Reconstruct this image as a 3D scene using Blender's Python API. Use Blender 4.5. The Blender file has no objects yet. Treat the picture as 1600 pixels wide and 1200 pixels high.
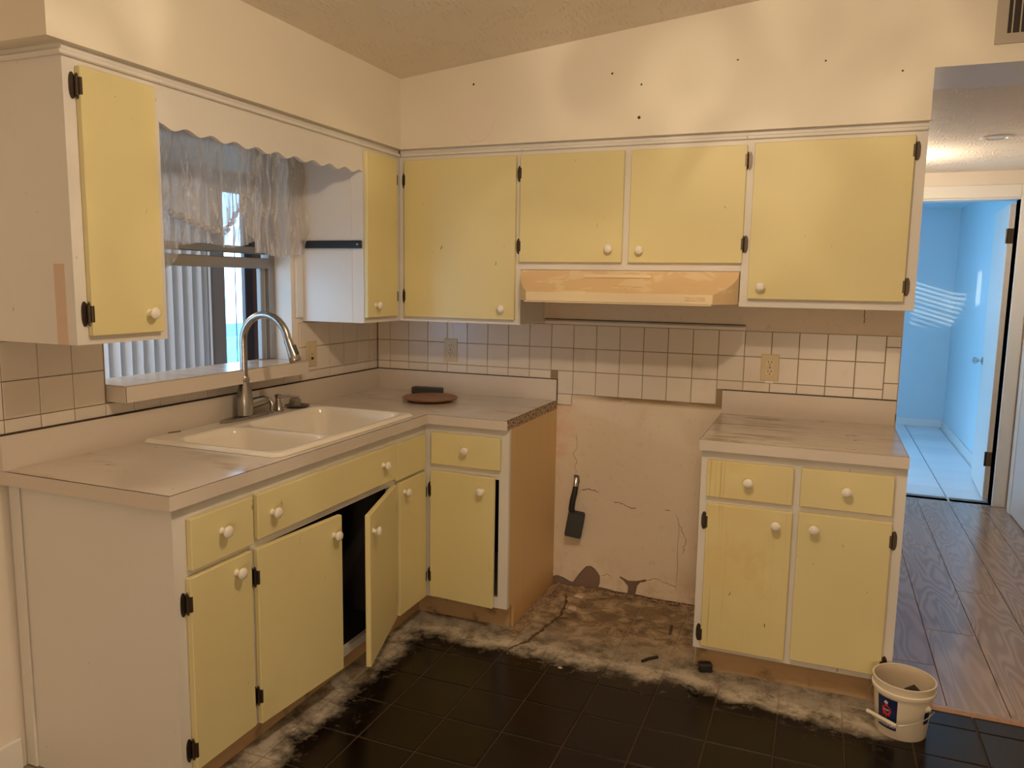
import bpy, bmesh, math, random
from mathutils import Matrix, Vector, noise as mnoise
random.seed(7)
PI = math.pi
SC = bpy.context.scene
COL = SC.collection

# ------------------------------------------------------------------ camera
cam = bpy.data.cameras.new('camera')
cam.sensor_fit = 'HORIZONTAL'; cam.sensor_width = 36.0
cam.lens = 1209.04 / 1600 * 36.0
cam.clip_start = 0.05; cam.clip_end = 200
cam_o = bpy.data.objects.new('camera', cam); COL.objects.link(cam_o)
R_ = Vector((0.92784545, 0.37264423, 0.01546304)); U_ = Vector((-0.06272282, 0.11503558, 0.99137917)); F_ = Vector((-0.36765293, 0.92081654, -0.13010854))
cam_o.matrix_world = Matrix(((R_.x, U_.x, -F_.x, 2.1544), (R_.y, U_.y, -F_.y, -3.4872), (R_.z, U_.z, -F_.z, 1.4695), (0, 0, 0, 1)))
SC.camera = cam_o

# ------------------------------------------------------------------ world, sun, lamps, exposure
SKY = (0.33, 0.63, 1.0); SKY_STRENGTH = 7.4
SUN_STRENGTH = 2.2
LAMP_WATTS = 35.5; LAMP_COLOR = (1.0, 0.775, 0.54)
EXPOSURE = 0.0
w = bpy.data.worlds.new('daylight'); SC.world = w; w.use_nodes = True
bg = w.node_tree.nodes['Background']; bg.inputs[0].default_value = (*SKY, 1); bg.inputs[1].default_value = SKY_STRENGTH
sun = bpy.data.lights.new('evening_sun', 'SUN'); sun.energy = SUN_STRENGTH; sun.angle = math.radians(0.6); sun.color = (1.0, 0.84, 0.66)
so = bpy.data.objects.new('evening_sun', sun); COL.objects.link(so)
so.rotation_euler = Vector((1.0, 0.83, -0.30)).to_track_quat('-Z', 'Y').to_euler()

# the kitchen's ceiling fixture, just out of frame above: a bulb behind uneven pressed glass
def lamp(name, loc, watts, size, color, glass):
    L = bpy.data.lights.new(name, 'POINT'); L.energy = watts; L.shadow_soft_size = size; L.color = color
    o = bpy.data.objects.new(name, L); COL.objects.link(o); o.location = loc
    if glass:
        L.use_nodes = True; nt = L.node_tree; N = nt.nodes
        em = next(n for n in N if n.type == 'EMISSION')
        tc = N.new('ShaderNodeTexCoord'); nz = N.new('ShaderNodeTexNoise'); mr = N.new('ShaderNodeMapRange')
        nz.inputs['Scale'].default_value = 4.2; nz.inputs['Detail'].default_value = 1.0; nz.inputs['Distortion'].default_value = 0.7
        mr.inputs[1].default_value = 0.46; mr.inputs[2].default_value = 0.68; mr.inputs[3].default_value = 0.90; mr.inputs[4].default_value = 1.42
        nt.links.new(tc.outputs['Normal'], nz.inputs['Vector']); nt.links.new(nz.outputs['Fac'], mr.inputs[0]); nt.links.new(mr.outputs[0], em.inputs['Strength'])
    return o
lamp('ceiling_lamp', (1.85, -2.05, 2.37), LAMP_WATTS, 0.035, LAMP_COLOR, True)
lamp('rear_fill_light', (2.5, -4.7, 0.65), 52.0, 0.22, LAMP_COLOR, False)  # unseen fill light added behind the camera to lift the shadows
lamp('porch_fill_light', (-1.6, -.95, 2.05), 24.0, 0.06, (1.0, 0.80, 0.66), False)  # added out of sight to brighten the blind beyond the window
lamp('hallway_lamp', (2.53, 1.75, 2.05), 10.0, 0.05, (1.0, 0.82, 0.60), False)

SC.view_settings.view_transform = 'Standard'; SC.view_settings.look = 'None'
SC.view_settings.exposure = EXPOSURE; SC.view_settings.gamma = 1.0; SC.view_settings.use_curve_mapping = False
SC.cycles.use_denoising = True
SC.cycles.max_bounces = 10; SC.cycles.diffuse_bounces = 6; SC.cycles.glossy_bounces = 4; SC.cycles.transparent_max_bounces = 16
SC.cycles.sample_clamp_indirect = 6.0
SC.cycles.caustics_reflective = False; SC.cycles.caustics_refractive = False

# ------------------------------------------------------------------ materials
MATS = {}
class G:
    def __init__(s, name):
        s.m = bpy.data.materials.new(name); s.m.use_nodes = True
        s.nt = s.m.node_tree; s.N = s.nt.nodes; s.b = s.N['Principled BSDF']; s.L = s.nt.links
        s.pos = s.N.new('ShaderNodeNewGeometry').outputs['Position']
    def link(s, a, b): s.L.new(a, b)
    def val(s, sock, v):
        if hasattr(v, 'is_output') or isinstance(v, bpy.types.NodeSocket): s.L.new(v, sock)
        elif isinstance(v, (tuple, list)) and len(v) == 3 and sock.type == 'RGBA': sock.default_value = (*v, 1)
        else: sock.default_value = v
    def vmap(s, scale=(1, 1, 1), loc=(0, 0, 0), src=None, rot=(0, 0, 0)):
        n = s.N.new('ShaderNodeMapping'); n.inputs['Scale'].default_value = scale; n.inputs['Location'].default_value = loc; n.inputs['Rotation'].default_value = rot
        s.link(src or s.pos, n.inputs['Vector']); return n.outputs[0]
    def noise(s, scale=5, detail=4, rough=.55, vec=None, dist=0):
        n = s.N.new('ShaderNodeTexNoise'); n.inputs['Scale'].default_value = scale; n.inputs['Detail'].default_value = detail
        n.inputs['Roughness'].default_value = rough; n.inputs['Distortion'].default_value = dist
        s.link(vec or s.pos, n.inputs['Vector']); return n.outputs['Fac']
    def ramp(s, x, a, b, lo=0., hi=1.):
        n = s.N.new('ShaderNodeMapRange'); n.interpolation_type = 'SMOOTHSTEP'
        s.val(n.inputs[0], x)
        for i, v in ((1, a), (2, b), (3, lo), (4, hi)): n.inputs[i].default_value = v
        return n.outputs[0]
    def math(s, op, a, b=0.):
        n = s.N.new('ShaderNodeMath'); n.operation = op; s.val(n.inputs[0], a); s.val(n.inputs[1], b); return n.outputs[0]
    def mix(s, f, a, b):
        n = s.N.new('ShaderNodeMix'); n.data_type = 'RGBA'
        s.val(n.inputs[0], f); s.val(n.inputs[6], a); s.val(n.inputs[7], b); return n.outputs[2]
    def xyz(s, src=None):
        n = s.N.new('ShaderNodeSeparateXYZ'); s.link(src or s.pos, n.inputs[0]); return n.outputs
    def bump(s, h, strength=.3, dist=.01):
        n = s.N.new('ShaderNodeBump'); n.inputs['Strength'].default_value = strength; n.inputs['Distance'].default_value = dist
        s.link(h, n.inputs['Height']); s.link(n.outputs[0], s.b.inputs['Normal'])
    def out(s, col, rough=.5, metal=0., spec=.5):
        s.val(s.b.inputs['Base Color'], col); s.val(s.b.inputs['Roughness'], rough); s.b.inputs['Metallic'].default_value = metal
        s.b.inputs['Specular IOR Level'].default_value = spec
        return s.m
def sc(c, k): return tuple(min(1, v * k) for v in c)

def paint(name, col, rough=.45, var=.05, dirt=0.0, dirtcol=(.18, .11, .05), scuff=0.0, bumps=.05, spec=.4, drips=0.0):
    g = G(name)
    c = g.mix(g.noise(1.7, 5), sc(col, 1 - var), sc(col, 1 + var))
    if dirt:
        k = g.ramp(g.noise(3.2, 8, .65), .56, .78)
        c = g.mix(g.math('MULTIPLY', k, dirt), c, dirtcol)
    if scuff:
        v = g.vmap((52, 52, 20))
        k = g.ramp(g.noise(1.0, 3, .5, v, .6), .735, .765)
        c = g.mix(g.math('MULTIPLY', k, scuff), c, (.10, .06, .03))
    if drips:
        X = g.xyz()[0]; side = g.ramp(X, 1.83, 2.05, 1., .12)
        k = g.math('MULTIPLY', side, g.ramp(g.noise(1, 3, .5, g.vmap((110, 110, 1.6))), .62, .74))
        c = g.mix(g.math('MULTIPLY', k, drips), c, (.28, .15, .03))
        k = g.math('MULTIPLY', side, g.ramp(g.noise(2.4, 5, .6), .44, .66))
        c = g.mix(g.math('MULTIPLY', k, drips * .55), c, (.66, .40, .10))
    if bumps: g.bump(g.noise(140, 3), bumps, .002)
    return g.out(c, rough, 0, spec)

M = MATS
M['wall'] = paint('wall_paint', (.80, .74, .66), .55, .04, .10, (.45, .33, .2), 0, .12)
M['soffit'] = paint('soffit_paint', (.80, .745, .63), .42, .05, .08, (.5, .38, .24), 0, .12)
M['white'] = paint('white_cabinet_paint', (.74, .715, .68), .42, .05, .10, (.35, .24, .14), .55)
M['white_clean'] = paint('white_gloss_paint', (.80, .78, .74), .35, .03)
M['trim'] = paint('white_trim_paint', (.80, .79, .76), .4, .03)
M['yellow'] = paint('yellow_cabinet_paint', (.74, .66, .35), .42, .04, .14, (.45, .30, .08), .6)
M['yellow_dirty'] = paint('dirty_yellow_paint', (.74, .645, .33), .45, .05, .36, (.40, .24, .06), .9, drips=.5)
def m_hood():
    g = G('peeling_almond_enamel')
    c = g.mix(g.noise(4, 6, .6), (.70, .50, .28), (.75, .57, .34))
    k = g.ramp(g.noise(1, 6, .62, g.vmap((7, 7, 16), (.4, 0, .9)), .4), .53, .58)
    c = g.mix(g.math('MULTIPLY', k, .8), c, (.80, .66, .44))
    k = g.ramp(g.noise(1, 5, .6, g.vmap((5, 5, 60), (2, 0, 0))), .58, .72)
    c = g.mix(g.math('MULTIPLY', k, .5), c, (.60, .37, .17))
    return g.out(c, .42, 0, .4)
M['hood'] = m_hood()
M['hood_clean'] = paint('almond_enamel_clean', (.80, .67, .45), .35, .03)
M['raw_strip'] = paint('unpainted_strip', (.66, .50, .40), .6, .05)
M['plaster'] = None
M['concrete'] = paint('bare_block', (.21, .145, .11), .9, .3, .4, (.08, .05, .04), 0, .8)
M['mortar'] = paint('dark_mortar', (.095, .062, .038), .95, .4, .5, (.03, .02, .012), 0, .9)
M['black'] = paint('black_plastic', (.018, .018, .02), .45, .1)
M['darkgrey'] = paint('dark_grey_plastic', (.045, .048, .052), .5, .1)
M['bronze'] = paint('dark_bronze_metal', (.10, .075, .055), .38, .3)
M['bronze'].node_tree.nodes['Principled BSDF'].inputs['Metallic'].default_value = .8
M['void'] = paint('interior_shade_wood', (.035, .028, .022), .8, .2)  # near-black base colour carries the shade inside the cabinets
M['seam'] = paint('dark_seam_edge', (.06, .035, .02), .7, .2)
M['almond_plate'] = paint('ivory_plastic', (.60, .49, .30), .35, .03)
M['socket'] = paint('ivory_socket', (.66, .55, .37), .3, .02)
M['grip'] = paint('cream_plastic', (.80, .74, .60), .4, .02)
M['alu'] = paint('grey_aluminium', (.33, .32, .31), .4, .1)
M['alu'].node_tree.nodes['Principled BSDF'].inputs['Metallic'].default_value = .55
M['redbrown'] = paint('red_brown_boards', (.20, .10, .075), .6, .2)
M['brownslat'] = paint('brown_panel', (.34, .27, .235), .6, .08)
M['blind'] = paint('blind_vinyl', (.74, .71, .70), .45, .03)
M['slat'] = paint('blind_slat_white', (.85, .85, .85), .5, .02)
M['deck'] = paint('porch_floor', (.45, .43, .41), .7, .1)
M['turq'] = paint('turquoise_ground', (.10, .62, .66), .6, .05)
M['bluestrip'] = paint('blue_strip', (.05, .22, .50), .6, .05)
M['bucket'] = paint('bucket_plastic', (.82, .74, .60), .32, .03, .12, (.6, .47, .3))
M['bucket_in'] = paint('bucket_dusty_inside', (.66, .56, .42), .6, .12, .3, (.45, .34, .22))
M['navy'] = paint('label_navy', (.012, .022, .095), .35, .05)
M['red'] = paint('label_red', (.62, .035, .02), .4, .05)
M['labelwhite'] = paint('label_white', (.72, .72, .74), .4, .02)
M['wire'] = paint('steel_wire', (.40, .37, .32), .35, .1)
M['wire'].node_tree.nodes['Principled BSDF'].inputs['Metallic'].default_value = .9
M['rubble'] = paint('dark_rubble', (.03, .022, .02), .8, .4)
M['chip'] = paint('plaster_chip', (.62, .50, .36), .85, .15)
M['crust'] = paint('mortar_crust', (.36, .24, .15), .95, .35, .8, (.09, .05, .03), 0, .9)
M['greymat'] = paint('vent_enamel', (.46, .41, .34), .45, .05)
M['ventdark'] = paint('vent_shade', (.05, .04, .035), .8, .2)
M['porcelain'] = paint('white_porcelain', (.86, .82, .74), .12, .02, 0, bumps=0, spec=.6)
M['enamel'] = paint('sink_enamel', (.84, .79, .70), .14, .03, .10, (.5, .36, .2), 0, 0, .6)
M['bluepaint'] = paint('room_paint', (.62, .76, .82), .5, .02)
def metal(name, col, rough):
    g = G(name); return g.out(g.mix(g.noise(60, 2, .5, g.vmap((1, 1, .05))), sc(col, .9), sc(col, 1.1)), rough, 1.0)
M['nickel'] = metal('brushed_nickel', (.40, .38, .36), .27)
M['knobmetal'] = metal('satin_chrome', (.6, .6, .62), .25)

def m_ceiling():
    g = G('textured_ceiling')
    v = g.vmap((1, 1, 1))
    wv = g.N.new('ShaderNodeTexNoise'); wv.inputs['Scale'].default_value = 5.0; wv.inputs['Detail'].default_value = 2
    wv.inputs['Distortion'].default_value = 2.5; g.link(v, wv.inputs['Vector'])
    wave = g.N.new('ShaderNodeTexWave'); wave.inputs['Scale'].default_value = 14; wave.inputs['Distortion'].default_value = 9; wave.inputs['Detail'].default_value = 3; wave.inputs['Detail Scale'].default_value = 1.2
    g.link(v, wave.inputs['Vector'])
    h = g.math('MULTIPLY', g.ramp(wave.outputs['Fac'], .55, .95), g.ramp(wv.outputs['Fac'], .46, .6))
    g.bump(h, .55, .006)
    return g.out(g.mix(g.noise(2, 4), (.80, .73, .63), (.86, .79, .69)), .6, 0, .3)
M['ceiling'] = m_ceiling()
M['hall_ceiling'] = M['ceiling']

def m_tile(name, col, dirt):
    g = G(name); oi = g.N.new('ShaderNodeObjectInfo')
    c = g.mix(oi.outputs['Random'], sc(col, .95), sc(col, 1.04))
    c = g.mix(g.math('MULTIPLY', g.ramp(g.noise(5, 6), .55, .8), dirt), c, (.40, .28, .16))
    return g.out(c, .28, 0, .5)
M['tile'] = m_tile('cream_wall_tile', (.70, .635, .555), .25)
M['grout'] = paint('brown_wall_grout', (.30, .22, .14), .9, .2)
M['roomtile'] = m_tile('white_floor_tile', (.80, .82, .84), .02)
M['roomgrout'] = paint('grey_floor_grout', (.16, .18, .20), .9, .1)

def m_laminate(name, speck):
    g = G(name)
    c = g.mix(g.noise(2.5, 5), (.60, .535, .465), (.68, .615, .545))
    c = g.mix(g.math('MULTIPLY', g.ramp(g.noise(420, 2), .5, .7), .22), c, (.42, .33, .24))
    if speck:
        k = g.ramp(g.noise(1.0, 7, .62, g.vmap((3.0, 9, 3))), .54, .74)
        c = g.mix(g.math('MULTIPLY', k, .6), c, (.36, .25, .14))
        k = g.ramp(g.noise(1.0, 4, .55, g.vmap((11, 34, 10), (3, 7, 1))), .70, .74)
        c = g.mix(g.math('MULTIPLY', k, .8), c, (.07, .04, .02))
        X = g.xyz()[0]; zone = g.math('MULTIPLY', g.ramp(X, 1.76, 1.80), g.ramp(X, 1.95, 2.2, 1., .15))
        k = g.math('MULTIPLY', zone, g.ramp(g.noise(1.0, 6, .65, g.vmap((4, 26, 4), (.3, 2, 0))), .46, .60))
        c = g.mix(g.math('MULTIPLY', k, .7), c, (.22, .14, .07))
        k = g.math('MULTIPLY', g.ramp(X, 1.74, 1.78), g.ramp(g.noise(1.0, 4, .6, g.vmap((16, 40, 16), (5, 1, 2))), .66, .69))
        c = g.mix(g.math('MULTIPLY', k, .85), c, (.05, .03, .02))
        k = g.ramp(g.noise(1.0, 3, .5, g.vmap((4, 7, 4), (1.3, .4, 0))), .66, .74)
        c = g.mix(g.math('MULTIPLY', k, .30), c, (.42, .16, .10))
    return g.out(c, g.ramp(g.noise(9, 5), .3, .7, .13, .21) if speck else .36, 0, .5)
M['laminate'] = m_laminate('speckled_laminate', True)
M['laminate_edge'] = m_laminate('speckled_laminate_upright', False)

def m_chipboard():
    g = G('exposed_chipboard')
    k = g.ramp(g.noise(55, 4, .6, g.vmap((1, 1, 2))), .45, .62)
    c = g.mix(k, (.48, .36, .25), (.09, .05, .03)); g.bump(g.noise(70, 4), .6, .004)
    return g.out(c, .9)
M['chipboard'] = m_chipboard()
def m_ply():
    g = G('bare_plywood')
    c = g.mix(g.noise(1, 5, .6, g.vmap((40, 40, 1.6))), (.64, .45, .22), (.72, .515, .26))
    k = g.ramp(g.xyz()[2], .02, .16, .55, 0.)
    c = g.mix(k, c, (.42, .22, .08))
    return g.out(c, .6)
M['ply'] = m_ply()
def m_toe():
    g = G('stained_toe_board')
    c = g.mix(g.noise(1, 6, .6, g.vmap((6, 6, 20))), (.34, .22, .12), (.56, .38, .20))
    c = g.mix(g.math('MULTIPLY', g.ramp(g.noise(9, 6), .55, .68), .7), c, (.09, .05, .03))
    return g.out(c, .75)
M['toe'] = m_toe()
def m_wood(name, a, b, rough):
    g = G(name); tc = g.N.new('ShaderNodeTexCoord'); oi = g.N.new('ShaderNodeObjectInfo')
    off = g.N.new('ShaderNodeVectorMath'); off.operation = 'MULTIPLY_ADD'
    comb = g.N.new('ShaderNodeCombineXYZ'); 
    for i, k in enumerate((3.7, 9.1, 1.3)): g.link(g.math('MULTIPLY', oi.outputs['Random'], k), comb.inputs[i])
    g.link(tc.outputs['Object'], off.inputs[0]); off.inputs[1].default_value = (1, 1, 1); g.link(comb.outputs[0], off.inputs[2])
    v = g.vmap((5.5, .85, 1), src=off.outputs[0])
    n = g.noise(1.25, 2, .4, v, .2)
    rings = g.math('FRACT', g.math('MULTIPLY', n, 17.0))
    tri = g.math('ABSOLUTE', g.math('SUBTRACT', rings, .5))
    c = g.mix(g.ramp(tri, .08, .42), a, b)
    fine = g.noise(1, 3, .6, g.vmap((160, 5, 1), src=off.outputs[0]))
    c = g.mix(g.math('MULTIPLY', fine, .35), c, sc(a, .7))
    c = g.mix(g.math('MULTIPLY', oi.outputs['Random'], .3), c, sc(b, 1.12))
    return g.out(c, rough, 0, 1.0)
M['plank'] = m_wood('laminate_plank', (.30, .205, .14), (.47, .35, .26), .20)
M['threshold'] = m_wood('wood_transition_strip', (.36, .20, .12), (.42, .25, .155), .35)
def m_plate():
    g = G('turned_wood'); tc = g.N.new('ShaderNodeTexCoord')
    n = g.noise(1.0, 4, .6, g.vmap((6, 30, 6), src=tc.outputs['Object']), .5)
    c = g.mix(g.ramp(n, .3, .7), (.19, .075, .032), (.36, .17, .075))
    return g.out(c, .4)
M['platewood'] = m_plate()

def m_floortile(name, base, isgrout):
    # dark quarry tile, with plaster dust swept against the cabinets and stained mortar in the empty range bay
    g = G(name); X, Y, Z = g.xyz()
    wob = g.math('SUBTRACT', g.noise(6, 8, .68, dist=.3), .5); wob2 = g.math('SUBTRACT', g.noise(34, 6, .75), .5)
    w_ = g.math('ADD', g.math('MULTIPLY', wob, .26), g.math('MULTIPLY', wob2, .10))
    # distance from the dust lines (left run, back run and right run)
    dl = g.math('SUBTRACT', .675, X)
    db = g.math('ADD', Y, .755)
    rx = g.ramp(X, 1.8, 2.3, 0., .06)
    db = g.math('ADD', db, rx)
    d = g.math('MAXIMUM', dl, db)
    d = g.math('ADD', d, w_)
    mask = g.ramp(d, -.035, .085)
    right = g.ramp(X, 2.40, 2.50, 1., 0.)
    mask = g.math('MULTIPLY', mask, right)
    fresh = g.ramp(d, .02, .13, 1., .42)          # thickest where the broom left it
    cloud = g.math('MULTIPLY', fresh, g.ramp(g.noise(11, 10, .74, dist=.25), .30, .60))
    cloud = g.math('MAXIMUM', cloud, g.math('MULTIPLY', fresh, g.ramp(g.noise(1, 5, .7, g.vmap((14, 60, 1), rot=(0, 0, .55)), .3), .56, .68)))
    dust = g.mix(cloud, (.105, .078, .054), (.74, .67, .55))
    gap = g.math('MULTIPLY', g.math('MULTIPLY', g.ramp(X, .93, 1.05), g.ramp(X, 1.70, 1.80, 1., 0.)), g.ramp(Y, -.66, -.36))
    brown = g.mix(g.ramp(g.noise(9, 9, .72, dist=.5), .36, .64), (.13, .088, .053), (.50, .385, .25))
    brown = g.mix(g.math('MULTIPLY', g.ramp(g.noise(4.2, 6, .62, dist=.5), .53, .58), .8), brown, (.20, .14, .088))
    brown = g.mix(g.math('MULTIPLY', g.ramp(g.noise(30, 6, .7), .60, .68), .7), brown, (.045, .028, .018))
    brown = g.mix(g.math('MULTIPLY', g.ramp(g.noise(5.5, 7, .7), .56, .68), .55), brown, (.62, .46, .28))
    dust = g.mix(gap, dust, brown)
    c = g.mix(g.noise(30, 3), sc(base, .8), sc(base, 1.2))
    thin = g.math('MULTIPLY', g.ramp(g.noise(16, 7, .7), .60, .78), .10)
    wisp = g.math('MULTIPLY', g.math('MULTIPLY', g.ramp(d, -.16, -.02), right), g.ramp(g.noise(21, 9, .75, dist=.4), .52, .68))
    thin = g.math('MAXIMUM', thin, g.math('MULTIPLY', wisp, .42))
    c = g.mix(g.math('MULTIPLY', thin, right), c, (.30, .24, .18))
    if isgrout: dust = g.mix(.55, dust, (.50, .40, .28))
    c = g.mix(mask if not isgrout else g.math('MULTIPLY', mask, .75), c, dust)
    rough = g.math('ADD', g.math('MULTIPLY', mask, .6), .24 if not isgrout else .7)
    hb = g.math('MULTIPLY', mask, g.noise(38, 7, .7)); g.bump(hb, .35, .004)
    return g.out(c, rough, 0, .26)
M['floortile'] = m_floortile('dark_quarry_tile', (.0065, .0034, .0018), False)
M['floorgrout'] = m_floortile('floor_grout', (.052, .036, .024), True)

def m_plaster():
    g = G('stained_plaster'); X, Y, Z = g.xyz()
    c = g.mix(g.noise(2.2, 5), (.72, .625, .50), (.80, .70, .575))
    c = g.mix(g.math('MULTIPLY', g.ramp(g.noise(26, 6, .65), .55, .75), .35), c, (.52, .40, .28))
    band = g.math('MULTIPLY', g.ramp(Z, .915, .94), g.ramp(Z, .955, .965, 1., 0.))
    st = g.math('MULTIPLY', band, g.ramp(g.noise(1, 6, .65, g.vmap((5, 5, 30))), .30, .50))
    st = g.math('MULTIPLY', st, g.ramp(X, 1.12, 1.3, .3, .85))
    c = g.mix(st, c, (.23, .135, .025))
    pink = g.math('MULTIPLY', g.math('MULTIPLY', g.ramp(X, 1.0, 1.16, 1, 0.), g.ramp(Z, .25, .75)), g.ramp(g.noise(12, 6, .7), .4, .65))
    c = g.mix(g.math('MULTIPLY', pink, .6), c, (.72, .46, .32))
    low = g.math('MULTIPLY', g.ramp(Z, .0, .26, 1, 0.), g.ramp(g.noise(5, 7, .7), .38, .66))
    c = g.mix(g.math('MULTIPLY', low, .55), c, (.40, .26, .15))
    g.bump(g.noise(60, 5), .25, .003)
    return g.out(c, .7, 0, .3)
M['plaster'] = m_plaster()

def m_sheer():
    g = G('clear_plastic_sheer')
    v = g.vmap((26, 26, 3.2))
    n = g.noise(1, 4, .6, v, 1.1); n2 = g.noise(60, 3)
    k = g.math('MAXIMUM', g.ramp(n, .50, .66), g.math('MULTIPLY', g.ramp(n2, .62, .72), .5))
    fac = g.ramp(k, 0, 1, .42, .86)
    tr = g.N.new('ShaderNodeBsdfTransparent'); tr.inputs[0].default_value = (.95, .95, .97, 1)
    tl = g.N.new('ShaderNodeBsdfTranslucent'); tl.inputs[0].default_value = (.78, .75, .73, 1)
    df = g.N.new('ShaderNodeBsdfPrincipled'); df.inputs['Base Color'].default_value = (.80, .76, .72, 1); df.inputs['Roughness'].default_value = .22
    m1 = g.N.new('ShaderNodeMixShader'); m1.inputs[0].default_value = .65; g.link(tl.outputs[0], m1.inputs[1]); g.link(df.outputs[0], m1.inputs[2])
    m2 = g.N.new('ShaderNodeMixShader'); g.link(fac, m2.inputs[0]); g.link(tr.outputs[0], m2.inputs[1]); g.link(m1.outputs[0], m2.inputs[2])
    g.link(m2.outputs[0], g.N['Material Output'].inputs['Surface'])
    return g.m
M['sheer'] = m_sheer()
def m_glass():
    g = G('window_glass')
    tr = g.N.new('ShaderNodeBsdfTransparent'); tr.inputs[0].default_value = (.86, .89, .90, 1)
    gl = g.N.new('ShaderNodeBsdfGlossy'); gl.inputs['Roughness'].default_value = .04
    lw = g.N.new('ShaderNodeLayerWeight'); lw.inputs[0].default_value = .12
    ms = g.N.new('ShaderNodeMixShader'); g.link(lw.outputs['Fresnel'], ms.inputs[0]); g.link(tr.outputs[0], ms.inputs[1]); g.link(gl.outputs[0], ms.inputs[2])
    g.link(ms.outputs[0], g.N['Material Output'].inputs['Surface']); return g.m
M['glass'] = m_glass()
def m_sun_dimmer():
    g = G('sun_dimming_sheet'); tr = g.N.new('ShaderNodeBsdfTransparent'); tr.inputs[0].default_value = (.25, .25, .25, 1)
    g.link(tr.outputs[0], g.N['Material Output'].inputs['Surface']); return g.m
M['sun_dim'] = m_sun_dimmer()  # tinted transparency, made to weaken the sun through the porch
def m_lightlens():
    g = G('light_lens'); return g.out((.75, .75, .75), .4)
M['lens'] = m_lightlens()

# ------------------------------------------------------------------ mesh helpers
def box(bm, x0, x1, y0, y1, z0, z1, bev=0.0, seg=1):
    r = bmesh.ops.create_cube(bm, size=1.0)
    vs = r['verts']
    for v in vs:
        v.co = Vector((x0 + (v.co.x + .5) * (x1 - x0), y0 + (v.co.y + .5) * (y1 - y0), z0 + (v.co.z + .5) * (z1 - z0)))
    if bev:
        es = list({e for v in vs for e in v.link_edges})
        bmesh.ops.bevel(bm, geom=es, offset=bev, segments=seg, affect='EDGES', profile=.5)
def prism(bm, pts, axis, a, b):
    # extrude a 2-D polygon along axis from a to b
    def P(p, t): return {'x': (t, p[0], p[1]), 'y': (p[0], t, p[1]), 'z': (p[0], p[1], t)}[axis]
    A = [bm.verts.new(P(p, a)) for p in pts]; B = [bm.verts.new(P(p, b)) for p in pts]
    n = len(pts)
    for i in range(n): bm.faces.new((A[i], A[(i + 1) % n], B[(i + 1) % n], B[i]))
    bm.faces.new(A[::-1]); bm.faces.new(B)
def lathe(bm, prof, seg=24, mat=Matrix(), cap=True):
    rings = []
    for r, z in prof:
        rings.append([bm.verts.new(mat @ Vector((r * math.cos(2 * PI * i / seg), r * math.sin(2 * PI * i / seg), z))) for i in range(seg)])
    for a, b in zip(rings, rings[1:]):
        for i in range(seg): bm.faces.new((a[i], a[(i + 1) % seg], b[(i + 1) % seg], b[i]))
    if cap:
        bm.faces.new(rings[0][::-1]); bm.faces.new(rings[-1])
def tube(bm, pts, rad, seg=12, cap=True):
    pts = [Vector(p) for p in pts]; n = len(pts)
    rads = rad if isinstance(rad, (list, tuple)) else [rad] * n
    prev = None; rings = []
    for i, p in enumerate(pts):
        t = (pts[min(i + 1, n - 1)] - pts[max(i - 1, 0)]).normalized()
        if prev is None:
            up = Vector((0, 0, 1)) if abs(t.z) < .9 else Vector((0, 1, 0))
            u = t.cross(up).normalized()
        else:
            u = (prev - t * prev.dot(t)).normalized()
        prev = u; v = t.cross(u)
        rings.append([bm.verts.new(p + rads[i] * (math.cos(2 * PI * k / seg) * u + math.sin(2 * PI * k / seg) * v)) for k in range(seg)])
    for a, b in zip(rings, rings[1:]):
        for i in range(seg): bm.faces.new((a[i], a[(i + 1) % seg], b[(i + 1) % seg], b[i]))
    if cap: bm.faces.new(rings[0][::-1]); bm.faces.new(rings[-1])
def slab(bm, us, vs, inside, w0, w1, axis='z'):
    # a slab made from grid cells for which inside(u,v) holds; only outer faces are made
    us = sorted(set(round(u, 5) for u in us)); vs = sorted(set(round(v, 5) for v in vs)); cache = {}
    def V(i, j, k):
        key = (i, j, k)
        if key not in cache:
            u, v, w_ = us[i], vs[j], (w0, w1)[k]
            cache[key] = bm.verts.new((u, v, w_) if axis == 'z' else (u, w_, v) if axis == 'y' else (w_, u, v))
        return cache[key]
    ok = lambda i, j: 0 <= i < len(us) - 1 and 0 <= j < len(vs) - 1 and inside((us[i] + us[i + 1]) / 2, (vs[j] + vs[j + 1]) / 2)
    for i in range(len(us) - 1):
        for j in range(len(vs) - 1):
            if not ok(i, j): continue
            for k in (0, 1): bm.faces.new((V(i, j, k), V(i + 1, j, k), V(i + 1, j + 1, k), V(i, j + 1, k)))
            for (a, b, di, dj) in (((i, j), (i + 1, j), 0, -1), ((i + 1, j), (i + 1, j + 1), 1, 0), ((i + 1, j + 1), (i, j + 1), 0, 1), ((i, j + 1), (i, j), -1, 0)):
                if not ok(i + di, j + dj): bm.faces.new((V(*a, 0), V(*b, 0), V(*b, 1), V(*a, 1)))
def holed(u0, u1, v0, v1, holes):
    us = [u0, u1] + [h[k] for h in holes for k in (0, 1)]; vs = [v0, v1] + [h[k] for h in holes for k in (2, 3)]
    return us, vs, lambda u, v: u0 < u < u1 and v0 < v < v1 and not any(h[0] < u < h[1] and h[2] < v < h[3] for h in holes)
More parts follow.
